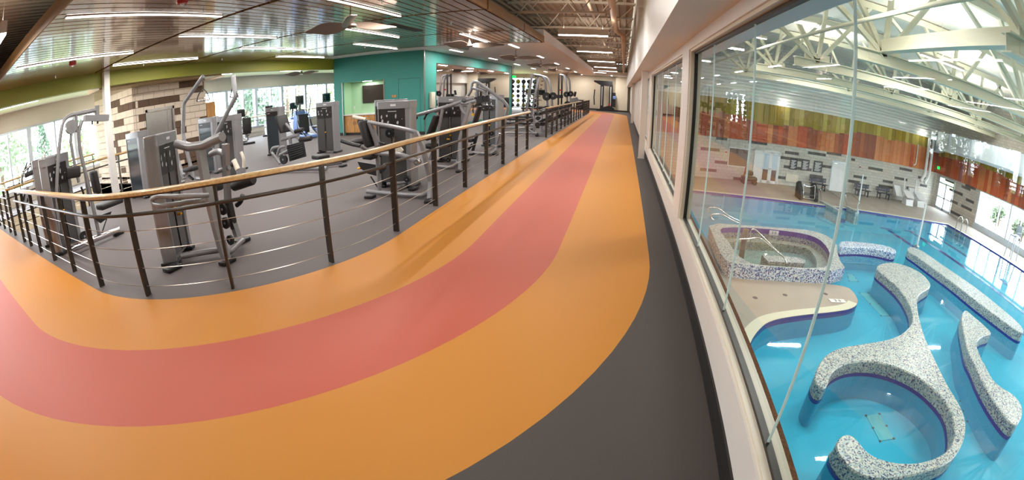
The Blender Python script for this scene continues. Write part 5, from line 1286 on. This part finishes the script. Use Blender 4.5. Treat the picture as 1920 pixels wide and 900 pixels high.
# ---- cable arms with stirrup handles
y4 = 7.55
A, B = PY(371, 240, y4), PY(397, 240, y4)
t = mach('high cable machine with two tall arms and stirrup handles', A); tower(t, (A.x, A.y), (A.x + 0.62, A.y + 0.08), 0.28, placard=False)
tower(t, (PY(406, 240, 6.9).x, 6.9), (PY(406, 240, 6.9).x + 0.62, 6.98), 0.28)
V = lambda px, py: PY(px, py, 6.4)
tb(t, [V(381, 143), V(345, 193), V(343, 250), V(352, 290), V(364, 336)], 0.05, name='cable_arm', f=0.06)
U = lambda px, py: PY(px, py, 6.6)
tb(t, [U(437, 141), U(442, 181), U(407, 249), U(398, 275)], 0.055, name='cable_arm', f=0.06)
for W3, Pq in ((V, ((381, 167), (373, 176), (370, 184), (369, 190), (393, 187), (391, 180), (387, 172))), (U, ((436, 165), (433, 175), (431, 183), (447, 182), (445, 174)))):
    tb(t, [W3(Pq[0][0], Pq[0][1] - 14), W3(*Pq[0])], 0.016, M_plast, 'strap'); part('stirrup_handle', MB().tube([W3(*q) for q in Pq], 0.014, 8, 0.02, True), M_shroud, t)
tb(t, [PZ(364, 334, 0.08), PZ(410, 338, 0.08), PZ(450, 330, 0.08)], 0.045, name='base_tube'); tb(t, [V(438, 300), V(446, 318)], 0.06, M_frame, 'lever_arm'); tb(t, [V(452, 285), V(457, 296), V(457, 314)], 0.035, M_frame, 'rear_tube')
pad(t, V(430, 312), V(440, 306), 0.25, 0.1, 'seat_pad'); footc(t, PZ(458, 316, 0.02))

# ---- leg press
A, B = (-10.37, 10.33), (-9.75, 10.37)
t = mach('leg press with ribbed black foot plate', A); tower(t, A, B, 0.3, placard=False)
V = lambda px, py, y=9.4: PY(px, py, y)
pad(t, V(526, 216), V(536, 248), 0.45, 0.1, 'back_pad'); tb(t, [V(536, 232), V(562, 262)], 0.04); tb(t, [V(528, 262), V(560, 253)], 0.05, name='seat_beam')
roller(t, V(553, 247), V(568, 243), 0.06); roller(t, V(562, 263), V(584, 259), 0.07)
yf = 8.6; pl = part('foot_plate', MB().extr([PY(537, 273, yf), PY(567, 265, yf), PY(572, 294, yf), PY(543, 303, yf)], (0, 0.06, 0)), M_plast, t)
for k in range(6):
    a = k / 6; part('tread_rib', MB().tube([PY(539 + 5 * a, 277 + 25 * a, yf - 0.01), PY(566 + 4 * a, 270 + 22 * a, yf - 0.01)], 0.012, 5), M_pad, pl)
tb(t, [PY(524, 275, 8.5), PY(512, 277, 8.5), PY(508, 284, 8.5), PY(525, 307, 8.5)], 0.04, name='loop_handle'); tb(t, [PY(536, 274, 8.5), PY(524, 277, 8.5), PY(520, 290, 8.5)], 0.04, name='loop_handle')
disc(t, PY(532, 299, 8.4), 0.12, 0.06); tb(t, [PZ(528, 318, 0.08), PZ(580, 316, 0.08), PZ(613, 316, 0.08)], 0.05, name='base_tube'); tb(t, [V(544, 258), V(545, 270)], 0.05); footc(t, PZ(528, 322, 0.02))
tb(t, [V(512, 205), V(505, 200)], 0.01, M_plast, 'clip'); tb(t, [PY(523, 292, 9.2), PY(545, 280, 9.2)], 0.04, name='rail_tube')

# ---- front facing tower in the middle distance
A, B = (-8.46, 10.56), (-7.79, 10.63)
t = mach('leg extension machine whose tower faces the track squarely', A); tower(t, A, B, 0.3)
V = lambda px, py, y=9.2: PY(px, py, y)
pad(t, PZ(590, 296, 0.4), PZ(612, 292, 0.4), 0.35, 0.09, 'seat_pad'); tb(t, [PZ(590, 312, 0.08), PZ(640, 304, 0.08)], 0.05, name='base_tube'); tb(t, [V(622, 312), V(628, 302), V(646, 298)], 0.05, name='linkage_arm')
tb(t, [V(588, 310), V(588, 316)], 0.06, M_plast, 'weight_arm'); pad(t, V(620, 304), V(650, 297), 0.3, 0.1, 'lower_frame', m=M_silver); footc(t, PZ(643, 311, 0.02))

# ---- chest press in the centre
A, B = (-4.02, 6.70), (-3.38, 6.74)
t = mach('chest press with sloping silver frame in the centre', A); tower(t, A, B, 0.3)
V = lambda px, py, y=6.25: PY(px, py, y)
pad(t, V(682, 226), V(697, 275), 0.3, 0.1, 'back_pad'); tb(t, [V(691, 229), V(706, 270), V(712, 357)], 0.035, name='pad_post'); part('pad_bracket', MB().tube([V(693, 230), V(711, 272)], 0, flat=(0.07, 0.05)), M_silver, t)
tb(t, [V(690, 229), V(740, 238), V(771, 245), V(782, 249)], 0.033, name='top_tube'); part('front_strut', MB().tube([V(780, 248), V(792, 273), V(808, 340), PZ(806, 374, 0.02)], 0, flat=(0.075, 0.06)), M_silver, t)
tb(t, [V(807, 345), V(805, 360), PZ(795, 367, 0.05), PZ(745, 364, 0.05), PZ(688, 359, 0.05)], 0.035, name='base_tube', f=0.12)
tb(t, [PZ(742, 353, 0.05), PZ(762, 346, 0.05)], 0.035, name='base_tube')
tb(t, [PY(694, 285, 6.1), PY(722, 288, 6.1), PY(750, 289, 6.1), PY(783, 304, 6.1)], 0.04, name='press_lever', f=0.06); disc(t, PY(783, 304, 6.08), 0.045, 0.1, (0, 1, 0), 'pivot_cap', M_chrome)
disc(t, PY(731, 250, 6.6), 0.075, 0.05); disc(t, PY(764, 336, 6.6), 0.05, 0.06, name='lower_pulley')
pad(t, PY(688, 290, 6.2), PY(707, 292, 6.2), 0.36, 0.1, 'seat_pad'); part('seat_cam', MB().extr([V(670, 303), V(722, 312), V(718, 322), V(706, 330), V(690, 326), V(676, 316)], (0, 0.05, 0)), M_plast, t); disc(t, PY(717, 315, 6.1), 0.05, 0.08, name='seat_knob')
tb(t, [V(695, 331), V(710, 354)], 0.012, M_plast, 'strut'); tb(t, [PY(640, 264, 5.9), PY(657, 270, 5.9), PY(676, 274, 5.9)], 0.03, M_plast, 'press_grip'); tb(t, [PY(676, 274, 5.9), PY(694, 285, 6.1)], 0.03, name='press_lever')
roller(t, PY(659, 268, 6.5), PY(683, 264, 6.5), 0.06); tb(t, [PY(662, 219, 6.6), PY(686, 224, 6.6)], 0.03, M_frame, 'adjust_arm'); tb(t, [PY(672, 229, 6.6), PY(683, 227, 6.6)], 0.04, M_plast, 'adjust_grip')
part('cam_plate', MB().extr([V(736, 277), V(748, 273), V(755, 282), V(749, 292), V(738, 290)], (0, 0.04, 0)), M_frame, t); tb(t, [V(695, 262), V(718, 269), V(722, 270)], 0.018, M_plast, 'handle_bar')
part('pin', MB().tube([V(671, 316), V(676, 315)], 0.018, 8), M_yellow, t); footc(t, PZ(694, 369, 0.02), (0.16, 0.14)); footc(t, PZ(775, 354, 0.02)); footc(t, PZ(806, 377, 0.02))
tb(t, [PZ(725, 345, 0.12), PZ(762, 342, 0.12)], 0.025, M_silver, 'cross_plate')
# unit directly behind it, only its cap shows
t = mach('weight machine hidden behind the chest press tower', (-4.9, 8.1)); tower(t, (-4.95, 8.15), (-4.3, 8.2), 0.3)

# ---- shoulder press with long curved levers
A, B = (-4.06, 9.42), (-3.40, 9.48)
t = mach('shoulder press with long sloping lever arm', A); tower(t, A, B, 0.3)
V = lambda px, py, y=8.9: PY(px, py, y)
tb(t, [V(774, 218), V(807, 209), V(847, 197), V(871, 188), V(888, 183)], 0.04, name='lever_arm', f=0.1); disc(t, V(871, 188), 0.05, 0.1, (0, 1, 0), 'pivot_cap', M_chrome)
tb(t, [PY(815, 210, 9.2), PY(835, 201, 9.2), PY(850, 198, 9.2), PY(876, 197, 9.2)], 0.035, name='lever_arm'); tb(t, [V(805, 211), V(800, 214), V(795, 224)], 0.022, M_plast, 'grip'); tb(t, [V(783, 219), V(775, 230)], 0.022, M_plast, 'grip')
tb(t, [V(863, 194), V(865, 205), V(870, 212), V(876, 215)], 0.03, name='link_hook'); part('upright', MB().tube([V(883, 193), V(870, 232), V(862, 262)], 0, flat=(0.08, 0.06)), M_silver, t); tb(t, [V(865, 193), V(872, 194), V(884, 191), V(892, 189)], 0.04, name='yoke_tube')
pad(t, V(820, 216), V(803, 262), 0.3, 0.09, 'back_pad'); part('pad_post', MB().tube([V(830, 204), V(820, 257), V(806, 300)], 0, flat=(0.06, 0.05)), M_silver, t); pad(t, V(800, 272), V(816, 274), 0.4, 0.1, 'seat_pad')
tb(t, [PZ(817, 311, 0.05), PZ(846, 314, 0.05), PZ(858, 304, 0.05), V(863, 262)], 0.033, name='base_tube', f=0.12); part('front_leg', MB().tube([V(862, 262), PZ(862, 320, 0.02)], 0, flat=(0.06, 0.06)), M_silver, t)
disc(t, PY(843, 270, 9.3), 0.06, 0.05); disc(t, PY(841, 300, 9.3), 0.05, 0.05, name='lower_pulley'); part('pin', MB().tube([PY(838, 261, 9.3), PY(843, 261, 9.3)], 0.018, 8), M_yellow, t); footc(t, PZ(862, 321, 0.02)); tb(t, [V(878, 280), V(886, 270)], 0.03, M_plast, 'foot_peg')

# ---- lat pulldown with triangular top frame
A, B = (-3.95, 12.4), (-3.4, 12.2)
t = mach('lat pulldown with triangular top frame and thigh pads', A); tower(t, A, B, 0.3)
V = lambda px, py, y=11.4: PY(px, py, y)
tb(t, [V(872, 187), V(884, 169), V(885, 154), V(894, 153), V(920, 171), V(947, 192), V(953, 201), V(949, 214), V(946, 232)], 0.042, name='top_frame', f=0.1)
tb(t, [V(886, 165), V(908, 171), V(911, 180)], 0.04, name='pull_arm'); tb(t, [V(895, 156), V(893, 182)], 0.035, name='rear_mast'); tb(t, [V(897, 163), V(912, 169)], 0.035, name='pull_arm')
part('thigh_pad', MB().extr([V(882, 184), V(904, 179), V(905, 191), V(894, 194)], (0, 0.12, 0)), M_pad, t); part('thigh_pad', MB().extr([V(905, 180), V(915, 178), V(917, 190), V(906, 191)], (0, 0.12, 0)), M_pad, t)
disc(t, V(909, 203), 0.075, 0.2, (0, 1, 0), 'foam_roll', M_pad); disc(t, V(921, 202), 0.075, 0.2, (0, 1, 0), 'foam_roll', M_pad); tb(t, [V(903, 194), V(912, 198), V(921, 197)], 0.03, M_chrome, 'roll_axle')
pad(t, V(900, 199), V(889, 235), 0.28, 0.09, 'back_pad'); pad(t, V(876, 262), V(888, 263), 0.3, 0.1, 'seat_pad'); part('seat_post', MB().tube([V(895, 250), V(886, 285)], 0, flat=(0.07, 0.07)), M_plast, t)
tb(t, [PZ(886, 286, 0.05), PZ(918, 289, 0.05), PZ(930, 280, 0.05), V(937, 250)], 0.035, name='base_tube', f=0.12); footc(t, PZ(885, 289, 0.02)); footc(t, PZ(929, 289, 0.02)); part('pin', MB().tube([V(886, 213), V(888, 217)], 0.04, 8), M_yellow, t)
disc(t, PY(915, 248, 12.0), 0.07, 0.05); disc(t, PY(922, 250, 12.0), 0.07, 0.05); tb(t, [V(886, 205), V(888, 214)], 0.014, M_plast, 'pull_strap')

# ================================================================ free weights side
def plate(t, c, r, axis, m=M_plast): return disc(t, c, r, 0.05, axis, 'weight_plate', m)
t = thing('smith_machine', 'silver angled rack with notched uprights and loaded bar', 'rack', (-3.9, 20.5, 0))
V = lambda px, py, y=20.4: PY(px, py, y)
for (a, b), y in ((((998, 138), (985, 222)), 20.2), (((1011, 140), (994, 225)), 21.0)):
    up_ = part('upright', MB().tube([PY(*a, y), PY(*b, y), Vector((PY(*b, y).x - 0.05, y, 0.0))], 0, flat=(0.1, 0.1)), M_silver, t)
    for k in range(12):
        q = PY(a[0] + 4 + (b[0] - a[0]) * k / 12, a[1] + 5 + (b[1] - a[1]) * k / 12, y); part('catch_hook', MB().box((q.x + 0.03, q.y - 0.03, q.z - 0.02), (q.x + 0.13, q.y + 0.03, q.z + 0.02)), M_plast, up_)
for pts, y in ((((1000, 140), (1016, 142), (1022, 150), (1024, 174), (1028, 210)), 20.2), (((1011, 141), (1026, 145), (1031, 155), (1034, 175), (1037, 222)), 21.0)):
    P = [PY(*q, y) for q in pts]; P.append(Vector((P[-1].x, y, 0.0))); tb(t, P, 0.055, M_silver, 'curved_upright', 0.25)
tb(t, [V(998, 140), PY(1012, 141, 21.0)], 0.04, name='top_crossbar'); tb(t, [PY(990, 182, 20.2), PY(1015, 188, 21.0)], 0.025, M_chrome, 'barbell'); tb(t, [Vector((PY(985, 222, 20.2).x, 20.2, 0.06)), Vector((PY(1030, 222, 20.2).x, 20.2, 0.06))], 0.05, name='base_tube')
tb(t, [Vector((PY(985, 222, 21.0).x, 21.0, 0.06)), Vector((PY(1037, 222, 21.0).x, 21.0, 0.06))], 0.05, name='base_tube')
for q, r in (((1025, 181), 0.19), ((1037, 180), 0.17), ((1025, 205), 0.16), ((1037, 206), 0.16), ((1030, 222), 0.15)): plate(t, PY(*q, 20.0), r, (0, 1, 0))
t = thing('half_rack', 'black and silver half rack with weight plates on pegs', 'rack', (-3.3, 26.2, 0))
for px, y in ((1048, 26.0), (1054, 26.8)):
    p = PY(px, 138, y); part('upright', MB().box((p.x - 0.045, y - 0.045, 0), (p.x + 0.045, y + 0.045, p.z)), M_plast, t)
    part('j_hook', MB().box((p.x - 0.2, y - 0.05, 1.2), (p.x + 0.08, y + 0.05, 1.4)), M_plast, t)
for pts, y in ((((1050, 140), (1058, 141), (1061, 150), (1063, 174), (1064, 200)), 26.0), (((1055, 141), (1064, 143), (1068, 150), (1069, 175), (1070, 200)), 26.8)):
    P = [PY(*q, y) for q in pts]; P.append(Vector((P[-1].x, y, 0))); tb(t, P, 0.06, M_silver, 'curved_upright', 0.3)
for q, r in (((1062, 177), 0.17), ((1070, 176), 0.17), ((1064, 196), 0.2), ((1058, 205), 0.18)): plate(t, PY(*q, 25.8), r, (0, 1, 0))
part('red_stop', MB().cbox(tuple(PY(1051, 169, 25.9)), (0.1, 0.1, 0.08)), M_red_pl, t); tb(t, [Vector((PY(1048, 138, 26.0).x, 26.0, 0.05)), Vector((PY(1070, 176, 26.0).x, 26.0, 0.05))], 0.05, M_plast, 'base_tube')
part('knee_machine', MB().extr([PY(1070, 185, 29), PY(1082, 182, 29), PY(1086, 190, 29), PY(1070, 196, 29)], (0, 0.3, 0)), M_silver, t); tb(t, [PY(1077, 181, 29), PY(1079, 172, 29)], 0.08, M_plast, 'pad_mast')
# flat benches near the gap in the railing
def flat_bench(x, y, ang, lab):
    t = thing('exercise_bench', lab, 'bench', (x, y, 0), 'upholstered benches by the racks'); M = Matrix.Translation((x, y, 0)) @ Matrix.Rotation(ang, 4, 'Z')
    part('pad', MB().rbox((0, 0, 0.45), (1.15, 0.27, 0.09), 0.03, M), M_pad, t); part('seat_pad', MB().rbox((-0.75, 0, 0.47), (0.3, 0.3, 0.09), 0.03, M), M_pad, t)
    part('spine', MB().tube([M @ Vector((-0.9, 0, 0.1)), M @ Vector((0.8, 0, 0.1))], 0.045, 8), M_silver, t)
    part('leg', MB().tube([M @ Vector((-0.5, 0, 0.1)), M @ Vector((-0.35, 0, 0.42))], 0.04, 8), M_silver, t); part('leg', MB().tube([M @ Vector((0.7, 0, 0.1)), M @ Vector((0.4, 0, 0.3)), M @ Vector((0.3, 0, 0.42))], 0.04, 8, 0.1), M_silver, t)
    for xx in (-0.9, 0.8): part('foot', MB().rbox((xx, 0, 0.05), (0.12, 0.5, 0.1), 0.03, M), M_plast, t)
    part('roller', MB().tube([M @ Vector((0.82, -0.2, 0.42)), M @ Vector((0.82, 0.2, 0.42))], 0.09, 12), M_pad, t)
flat_bench(-3.75, 15.6, 0.15, 'adjustable bench with foam rollers in the railing gap'); flat_bench(-4.4, 17.7, 0.1, 'flat black bench behind the railing gap'); flat_bench(-4.4, 19.2, 0.1, 'flat black bench at the foot of the silver rack')
# dumbbell racks along the second railing
for q, (ya, yb, nm) in enumerate(((16.2, 19.6, 'near'), (21.6, 25.0, 'far'))):
    t = thing('dumbbell_rack', 'low two tier dumbbell rack behind the second railing, %s one' % nm, 'rack', (-3.0, (ya + yb) / 2, 0), 'dumbbell racks')
    for z, x in ((0.35, -2.92), (0.72, -3.06)): part('tray', MB().box((x - 0.13, ya, z), (x + 0.13, yb, z + 0.03)), M_plast, t)
    for y in (ya + 0.1, (ya + yb) / 2, yb - 0.1): part('leg', MB().box((-3.2, y - 0.04, 0), (-2.75, y + 0.04, 0.06)).box((-3.2, y - 0.04, 0.06), (-3.15, y + 0.04, 0.75)).box((-3.2, y - 0.04, 0.7), (-2.95, y + 0.04, 0.72)).box((-3.16, y - 0.04, 0.33), (-2.79, y + 0.04, 0.35)), M_silver, t)
    for z, x in ((0.38, -2.92), (0.75, -3.06)):
        for i in range(10):
            y = ya + 0.2 + 0.335 * i; r = 0.06 + 0.003 * i + 0.012 * q
            d = thing('dumbbell', 'round black dumbbell on the %s tier of the %s rack, %s from the gap' % ('lower' if z < 0.5 else 'upper', nm, ORD[i]), 'dumbbell', (x, y, z), 'dumbbells on the racks')
            for sg in (-1, 1): part('head', MB().tube([(x + sg * 0.055, y, z + r), (x + sg * 0.13, y, z + r)], r, 12), M_plast, d)
            part('handle', MB().tube([(x - 0.06, y, z + r), (x + 0.06, y, z + r)], 0.016, 8), M_chrome, d)
# functional trainer at the far wall
t = thing('functional_trainer', 'black twin column cable trainer by the far wall', 'weight machine', (-1.6, 40.6, 0))
yt = 40.6
part('top_housing', MB().extr([(-2.57, yt - 0.25, 2.72), (-0.92, yt - 0.25, 2.72), (-0.92, yt - 0.25, 2.3), (-1.35, yt - 0.25, 2.25), (-1.95, yt - 0.25, 2.3), (-2.57, yt - 0.25, 2.6)], (0, 0.5, 0)), M_plast, t)
for x0 in (-1.98, -1.2):
    c = part('column', MB().box((x0, yt - 0.2, 0), (x0 + 0.3, yt + 0.2, 2.4)), M_plast, t); part('label_strip', MB().box((x0 + 0.12, yt - 0.205, 0.5), (x0 + 0.17, yt - 0.2, 2.2)), M_print, c)
part('base', MB().extr([(-2.35, yt - 0.3, 0), (-0.55, yt - 0.3, 0), (-0.75, yt - 0.3, 0.3), (-1.2, yt - 0.3, 0.5), (-1.7, yt - 0.3, 0.35), (-2.2, yt - 0.3, 0.1)], (0, 0.6, 0)), M_plast, t)
part('weight_tower', MB().box((-1.05, yt, 0.4), (-0.62, yt + 0.35, 1.7)), M_shroudd, t); part('blue_towel', MB().rbox((-0.72, yt - 0.1, 1.25), (0.3, 0.1, 0.3), 0.05), M_blue, t); part('red_cover', MB().box((-1.22, yt - 0.23, 0.4), (-1.08, yt - 0.2, 0.7)), M_red_pl, t)
part('cable', MB().tube([(-2.5, yt, 2.6), (-2.5, yt, 1.9)], 0.01, 5), M_yellow, t); part('rope_handle', MB().tube([(-2.5, yt, 1.9), (-2.55, yt, 1.2), (-2.5, yt, 0.5)], 0.05, 8), M_plast, t)
single('storage_crate', MB().rbox((-3.6, 40.9, 0.45), (0.9, 0.5, 0.9), 0.03), M_plast, 'black storage crate beside the cable trainer', 'crate')
# shelf rack against the far window
t = thing('storage_rack', 'black multi shelf rack of gym balls and kit by the far window', 'shelf', (-9.0, 36.0, 0)); yr = 34.0
for k in range(6):
    z = 0.25 + 0.36 * k; part('shelf', MB().box((-8.6, yr - 0.2, z), (-6.4, yr + 0.2, z + 0.045)), M_silver, t)
for x in (-8.6, -7.5, -6.4): part('upright', MB().box((x - 0.03, yr - 0.2, 0), (x + 0.03, yr + 0.2, 2.3)), M_plast, t)
for k in range(6):
    for j in range(5):
        z = 0.296 + 0.36 * k; x = -8.36 + 0.43 * j
        if k == 5: r = 0.19
        else: r = 0.155
        d = single('medicine_ball', MB().ball((x, yr, z + r), r), (M_plast, M_shroud, M_green, M_pad)[(k + j) % 4], 'round ball on shelf %s of the storage rack, %s from the left' % (ORD[k], ORD[j]), 'ball', 'balls on the storage rack')
for k, x in enumerate((-8.0, -6.9)):
    t = thing('treadmill', 'dark treadmill console in front of the far window, %s' % ('left', 'right')[k], 'treadmill', (x, 38.2, 0), 'treadmills by the far window')
    part('deck', MB().rbox((x, 38.0, 0.12), (0.8, 1.9, 0.2), 0.05), M_plast, t); part('console', MB().rbox((x, 38.8, 1.45), (0.8, 0.15, 0.5), 0.05), M_plast, t); part('screen', MB().box((x - 0.25, 38.71, 1.35), (x + 0.25, 38.72, 1.62)), M_screen, t)
    for s in (-0.36, 0.36): part('mast', MB().tube([(x + s, 38.85, 0.15), (x + s, 38.85, 1.3)], 0.05, 8), M_silver, t); part('handrail', MB().tube([(x + s, 38.85, 1.1), (x + s, 38.2, 1.05)], 0.03, 8), M_plast, t)

# ================================================================ cardio machines by the windows
def elliptical(x, y, ang, lab):
    t = thing('elliptical_trainer', lab, 'elliptical', (x, y, 0), 'elliptical trainers by the windows'); M = Matrix.Translation((x, y, 0)) @ Matrix.Rotation(ang, 4, 'Z')
    P = lambda a, b, c: M @ Vector((a, b, c))
    part('base_rail', MB().rbox((0.35, 0, 0.08), (1.9, 0.5, 0.12), 0.05, M), M_blue, t)
    part('drive_housing', MB().extr([P(-0.65, -0.22, 0.1), P(0.05, -0.22, 0.1), P(-0.05, -0.22, 0.75), P(-0.2, -0.22, 1.15), P(-0.42, -0.22, 1.15)], M.to_3x3() @ Vector((0, 0.44, 0))), M_blue, t)
    part('grille_panel', MB().extr([P(-0.05, -0.23, 0.2), P(0.3, -0.23, 0.2), P(0.2, -0.23, 1.0), P(-0.1, -0.23, 1.0)], M.to_3x3() @ Vector((0, 0.46, 0))), M_plast, t)
    for s in (-0.3, 0.3):
        part('pedal_arm', MB().tube([P(-0.25, s, 1.05), P(0.2, s, 0.95), P(0.35, s, 0.45), P(1.1, s, 0.25)], 0.035, 8, 0.15), M_blue, t); part('pedal', MB().rbox((0.75, s, 0.42), (0.4, 0.16, 0.06), 0.03, M), M_plast, t)
        part('handle_arm', MB().tube([P(0.1, s, 0.95), P(0.25, s, 1.35), P(0.42, s, 1.5), P(0.32, s, 1.72)], 0.022, 8, 0.1), M_plast, t)
        part('link_bar', MB().tube([P(0.15, s, 0.95), P(0.5, s, 0.35), P(1.15, s, 0.1)], 0.03, 8, 0.1), M_plast, t)
    part('console_mast', MB().tube([P(-0.25, 0, 1.1), P(-0.2, 0, 1.45)], 0.06, 8), M_silver, t)
    c = part('console', MB().rbox((-0.22, 0, 1.62), (0.1, 0.42, 0.42), 0.03, M), M_silver, t); part('screen', MB().box((-0.165, -0.17, 1.48), (-0.162, 0.17, 1.78), M), M_screen, c)
elliptical(-13.1, 15.35, -0.5, 'pale blue elliptical trainer nearest the leg press'); elliptical(-12.6, 16.7, -0.5, 'pale blue elliptical trainer in the middle of three'); elliptical(-12.1, 18.0, -0.5, 'pale blue elliptical trainer beside the teal wall')
def bike(x, y, ang, lab):
    t = thing('exercise_bike', lab, 'exercise bike', (x, y, 0), 'recumbent bikes by the windows'); M = Matrix.Translation((x, y, 0)) @ Matrix.Rotation(ang, 4, 'Z'); P = lambda a, b, c: M @ Vector((a, b, c))
    part('drive_housing', MB().extr([P(0.2, -0.17, 0.1), P(0.95, -0.17, 0.1), P(1.0, -0.17, 0.6), P(0.7, -0.17, 0.72), P(0.3, -0.17, 0.55)], M.to_3x3() @ Vector((0, 0.34, 0))), M_wdoor, t)
    part('housing_top', MB().rbox((0.72, 0, 0.7), (0.5, 0.36, 0.12), 0.05, M), M_blue, t)
    part('rail', MB().tube([P(-0.7, 0, 0.22), P(0.4, 0, 0.28)], 0.05, 8), M_silver, t); part('seat', MB().rbox((-0.4, 0, 0.5), (0.45, 0.42, 0.12), 0.05, M), M_pad, t); part('backrest', MB().rbox((-0.68, 0, 0.85), (0.12, 0.42, 0.6), 0.05, M), M_pad, t)
    part('seat_post', MB().tube([P(-0.4, 0, 0.2), P(-0.4, 0, 0.45)], 0.06, 8), M_silver, t); part('console_mast', MB().tube([P(0.85, 0, 0.7), P(0.6, 0, 1.2)], 0.04, 8), M_plast, t)
    c = part('console', MB().rbox((0.56, 0, 1.35), (0.1, 0.4, 0.36), 0.03, M), M_shroudd, t); part('screen', MB().box((0.505, -0.15, 1.24), (0.508, 0.15, 1.48), M), M_screen, c)
    for s in (-0.26, 0.26): part('handlebar', MB().tube([P(0.6, s * 0.3, 1.12), P(0.4, s, 1.18), P(0.25, s, 1.12)], 0.02, 8, 0.08), M_plast, t); part('pedal', MB().rbox((0.35 if s < 0 else 0.55, s, 0.35 if s < 0 else 0.5), (0.14, 0.12, 0.04), 0.01, M), M_plast, t)
    for xx in (-0.75, 0.95): part('stabiliser', MB().tube([P(xx, -0.3, 0.05), P(xx, 0.3, 0.05)], 0.045, 8), M_plast, t)
bike(-15.4, 13.9, 2.6, 'recumbent exercise bike nearest the cable machine'); bike(-15.6, 16.0, 2.6, 'recumbent exercise bike in the middle by the windows'); bike(-15.8, 18.1, 2.6, 'recumbent exercise bike farthest along the windows')
# ceiling exit sign, hanging black bar near the window
p = PY(963, 144, 29.0); t = thing('exit_sign', 'green exit sign at the far corner of the mirror wall', 'exit sign', tuple(p)); part('face', MB().cbox(tuple(p), (0.3, 0.05, 0.16)), M_exit, t); part('bracket', MB().box((p.x - 0.02, p.y - 0.02, p.z + 0.08), (p.x + 0.02, p.y + 0.02, 3.2)), M_framew, t)
